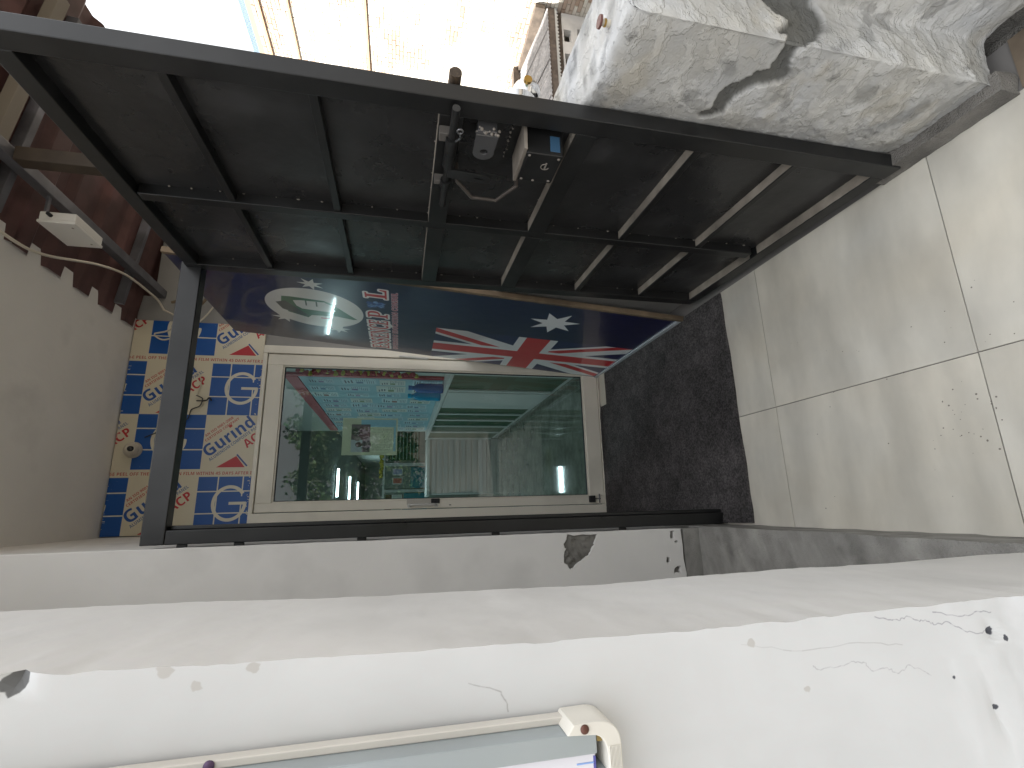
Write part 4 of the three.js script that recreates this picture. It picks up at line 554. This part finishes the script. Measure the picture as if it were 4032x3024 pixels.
// ---------------------------------------------------------------- the room behind the glass
{
  const fl = std(lin(0.33, 0.35, 0.31), 0.04, 0, { map: cementMap });
  struct('room_floor', bx(-1.6, 1.7, -0.011, 0.0, -21, -2.966), fl);
  struct('room_wall', mergeGeometries([bx(1.0, 1.12, -0.01, 2.6, -6.6, -3.062), bx(1.12, 1.7, -0.01, 2.6, -6.6, -6.48), bx(1.7, 1.82, -0.01, 2.6, -21.1, -6.48), bx(-1.72, -1.6, -0.01, 2.6, -21.1, -3.062), bx(-1.6, 1.7, -0.01, 2.6, -21.12, -21)]), M.roomWall);
  struct('room_ceiling', bx(-1.72, 1.82, 2.602, 2.7, -21.12, -3.062), std(lin(0.2, 0.22, 0.21), 0.8));
  // poster wall on the right: a backing with many small sheets
  const pb = thing('poster_wall', 'light blue display board covered in printed sheets inside on the right wall', 'display board', [0.994, 0.93, -5.1]);
  part(pb, 'backing', bx(-0.006, 0.004, 0, 1.08, -1.32, 1.32), std(lin(0.25, 0.42, 0.48), 0.6)); part(pb, 'red_border', bx(-0.016, 0.004, 1.081, 1.17, -1.32, 1.32), std(lin(0.35, 0.02, 0.03), 0.5)); part(pb, 'red_border', bx(-0.014, 0.004, -0.03, 1.17, 1.321, 1.37), std(lin(0.35, 0.02, 0.03), 0.5));
  const sheets = [0, 1, 2, 3].map((k) => canvas(200, 280, (c, w, h) => { c.fillStyle = ['#b4c6ca', '#a6bfc8', '#bcc2bc', '#9fb9c2'][k]; c.fillRect(0, 0, w, h); c.fillStyle = '#3e4a58'; c.font = 'bold 26px sans-serif'; for (let i = 0; i < 3; i++) c.fillRect(20 + rr(0, 20), 20 + i * 26, rr(60, 140), 13); c.fillStyle = ['#7f5146', '#4a6c8c', '#627a52', '#6b5c84'][k]; c.fillRect(24, 112, 66, 56); c.fillStyle = '#59636e'; for (let i = 0; i < 9; i++) c.fillRect(102 - (i > 4 ? 78 : 0), 116 + i * 17, rr(40, 80) + (i > 4 ? 60 : 0), 5); }));
  const smat = sheets.map((t) => std(0xffffff, 0.6, 0, { map: t })), sg = new THREE.PlaneGeometry(0.2, 0.24).rotateY(-Math.PI / 2);
  for (let r = 0; r < 4; r++) for (let k = 0; k < 11; k++) part(pb, 'sheet', sg, smat[(k * 3 + r * 2 + (rnd() * 2 | 0)) % 4], [-0.0075 - 0.0005 * ((r * 2 + k) % 4), 0.15 + r * 0.262 + rr(-0.03, 0.03), 1.18 - k * 0.236 + rr(-0.02, 0.02)], [rr(-0.03, 0.03), 0, 0]).scale.set(1, rr(0.75, 1.1), rr(0.7, 1.15));
  const ga = thing('flower_garland', 'red and yellow flower garland hanging just inside beside the door edge', 'garland', [0.97, 1.15, -3.6]);
  { const fg = [0, 1, 2].map(() => new THREE.IcosahedronGeometry(rr(0.016, 0.025), 0).scale(1, 1, 0.7)), fr = std(lin(0.38, 0.03, 0.04), 0.7), fy = std(lin(0.5, 0.42, 0.06), 0.7);
    part(ga, 'string', tube([[0, 0, 0], [0.004, 0.4, 0.004], [0, 0.84, 0]], 0.002, 20, 5), M.cable);
    for (let i = 0; i < 44; i++) part(ga, 'flower', fg[i % 3], i % 3 ? fr : fy, [rr(-0.012, 0.012), i * 0.019, rr(-0.02, 0.02)], [rr(0, 3), rr(0, 3), 0]); }
  // low cabinets
  const cb = thing('low_cabinet', 'row of dark green low cabinets with white trims along the inner right wall', 'cabinet', [0.94, 0, -4.9]);
  const B = (n, x0, x1, y0, y1, z0, z1, m) => part(cb, n, rbx(x0, x1, y0, y1, z0, z1, 0.003).translate(-0.94, 0, 4.9), m);
  B('carcass', 0.905, 0.998, 0.05, 0.9, -6.6, -3.2, M.roomGreen); B('top', 0.885, 0.998, 0.9005, 0.928, -6.6, -3.2, M.roomWhite); B('plinth', 0.92, 0.998, 0.001, 0.0495, -6.6, -3.2, M.roomWhite);
  B('white_door', 0.888, 0.904, 0.06, 0.895, -4.42, -3.8, M.roomWhite); for (const z of [-3.25, -3.76, -4.75, -5.1, -5.5, -5.95, -6.5]) B('white_trim', 0.89, 0.904, 0.06, 0.895, z - 0.025, z + 0.025, M.roomWhite);
  const bprof = [[0, 0], [0.036, 0.001], [0.04, 0.02], [0.036, 0.07], [0.04, 0.1], [0.036, 0.14], [0.039, 0.17], [0.03, 0.21], [0.016, 0.225], [0.016, 0.24]].map((q) => new THREE.Vector2(...q));
  const bottle = (z, x, col, label) => { const b = thing('water_bottle', label, 'bottle', [x, 0.9285, z], 0, 'blue bottles on the cabinet'); part(b, 'body', new THREE.LatheGeometry(bprof, 24), new THREE.MeshPhysicalMaterial({ color: col, roughness: 0.15, transmission: 0.35, thickness: 0 })); part(b, 'cap', new THREE.CylinderGeometry(0.019, 0.019, 0.03, 18).translate(0, 0.256, 0), std(col, 0.4)); };
  bottle(-3.83, 0.925, lin(0.01, 0.16, 0.5), 'dark blue water bottle on the low cabinet nearer the door'); bottle(-4.12, 0.925, lin(0.02, 0.42, 0.7), 'light blue wavy water bottle on the low cabinet behind the dark one');
  // counter and far end
  const ct = thing('reception_counter', 'white slatted counter standing across the middle of the room', 'counter', [0.6, 0, -7.2]);
  const C = (n, x0, x1, y0, y1, z0, z1, m) => part(ct, n, rbx(x0, x1, y0, y1, z0, z1, 0.003), m);
  C('body', -0.4, 0.39, 0.001, 0.83, -0.5, -0.02, M.roomWhite); C('top', -0.43, 0.395, 0.8305, 0.87, -0.52, 0.03, std(lin(0.75, 0.77, 0.74), 0.3)); for (let i = 0; i < 9; i++) C('slat', -0.39, 0.38, 0.06 + i * 0.085, 0.12 + i * 0.085, -0.0195, -0.002, std(lin(0.5, 0.52, 0.52), 0.5));
  const pt = thing('partition', 'green and teal partition with framed prints across the middle of the room', 'partition', [0.55, 0, -9.2]);
  const P = (n, x0, x1, y0, y1, z0, z1, m, par = pt) => part(par, n, rbx(x0 - 0.55, x1 - 0.55, y0, y1, z0, z1, 0.003), m);
  P('panel', -0.6, 1.69, 0.001, 1.5, -0.06, 0, std(lin(0.16, 0.2, 0.17), 0.6)); P('post', 0.76, 0.82, 0.001, 1.5, 0.0005, 0.03, M.roomWhite); P('post', 0.3, 0.35, 0.001, 1.5, 0.0005, 0.03, std(lin(0.35, 0.38, 0.36), 0.6)); P('top_rail', -0.6, 1.69, 1.5005, 1.54, -0.07, 0.02, M.roomWhite);
  const lv = P('louvre', 0.86, 1.4, 0.9, 1.45, 0.0005, 0.012, M.roomGreen); for (let i = 0; i < 8; i++) P('slat', 0.88, 1.38, 0.93 + i * 0.063, 0.944 + i * 0.063, 0.0125, 0.026, std(lin(0.28, 0.42, 0.34), 0.5), lv);
  for (const [x0, x1, y0, y1] of [[-0.45, 0.28, 0.75, 1.16], [0.37, 0.74, 0.5, 1.05]]) P('teal_board', x0, x1, y0, y1, 0.0006, 0.02, std(lin(0.02, 0.16, 0.2), 0.5));
  for (const [x, col] of [[0.66, '#8a90b0'], [0.5, '#a05850'], [0.2, '#a9b0aa'], [0.04, '#8d9a8c'], [-0.14, '#7f8890']]) { const f = P('picture_frame', x - 0.06, x + 0.06, 1.19, 1.37, 0.0006, 0.016, M.roomWhite); P('print', x - 0.045, x + 0.045, 1.205, 1.355, 0.0165, 0.019, std(new THREE.Color(col), 0.5), f); }
  P('brown_print', -0.3, 0.26, 1.18, 1.48, 0.0007, 0.005, std(lin(0.16, 0.11, 0.05), 0.6, 0, { map: cementMap }));
  { const yl = std(lin(0.5, 0.42, 0.06), 0.7), yg = [0, 1].map(() => new THREE.IcosahedronGeometry(rr(0.03, 0.045), 0).scale(1.3, 0.6, 0.8)); for (let i = 0; i < 24; i++) part(pt, 'yellow_flower', yg[i & 1], yl, [0.02 + i * 0.02 + rr(-0.02, 0.02), 1.56 + rr(-0.015, 0.02), rr(-0.02, 0.02)], [rr(0, 3), rr(0, 3), 0]); }
  for (const [x, z, I, label] of [[0.6, -11.4, 30, 'lit white ceiling tube, nearest of three beyond the partition'], [0.6, -14.1, 30, 'lit white ceiling tube, middle of three beyond the partition'], [0.6, -16.9, 30, 'lit white ceiling tube, farthest of three beyond the partition'], [-0.85, -4.4, 24, 'added ceiling tube out of view near the door, brightens the room'], [-0.85, -7.2, 26, 'added ceiling tube out of view, level with the counter, brightens the room']]) {  // last two tubes: added out of view to brighten the room
    const l = thing('tube_light', label, 'ceiling light', [x, 2.6, z], 0, 'ceiling tubes in the room');
    part(l, 'housing', rbx(-0.32, 0.32, -0.035, -0.001, -0.05, 0.05, 0.004), M.roomWhite); part(l, 'tube', rbx(-0.3, 0.3, -0.075, -0.036, -0.04, 0.04, 0.01), std(0xffffff, 0.5, 0, { emissive: new THREE.Color(0.8, 0.95, 1), emissiveIntensity: 2.2 }));
    const ra = new THREE.RectAreaLight(new THREE.Color(0.85, 0.96, 1), I, 0.6, 0.08); ra.position.set(0, -0.08, 0); ra.rotation.x = -Math.PI / 2; l.add(ra);
  }
}

renderer.render(scene, camera);
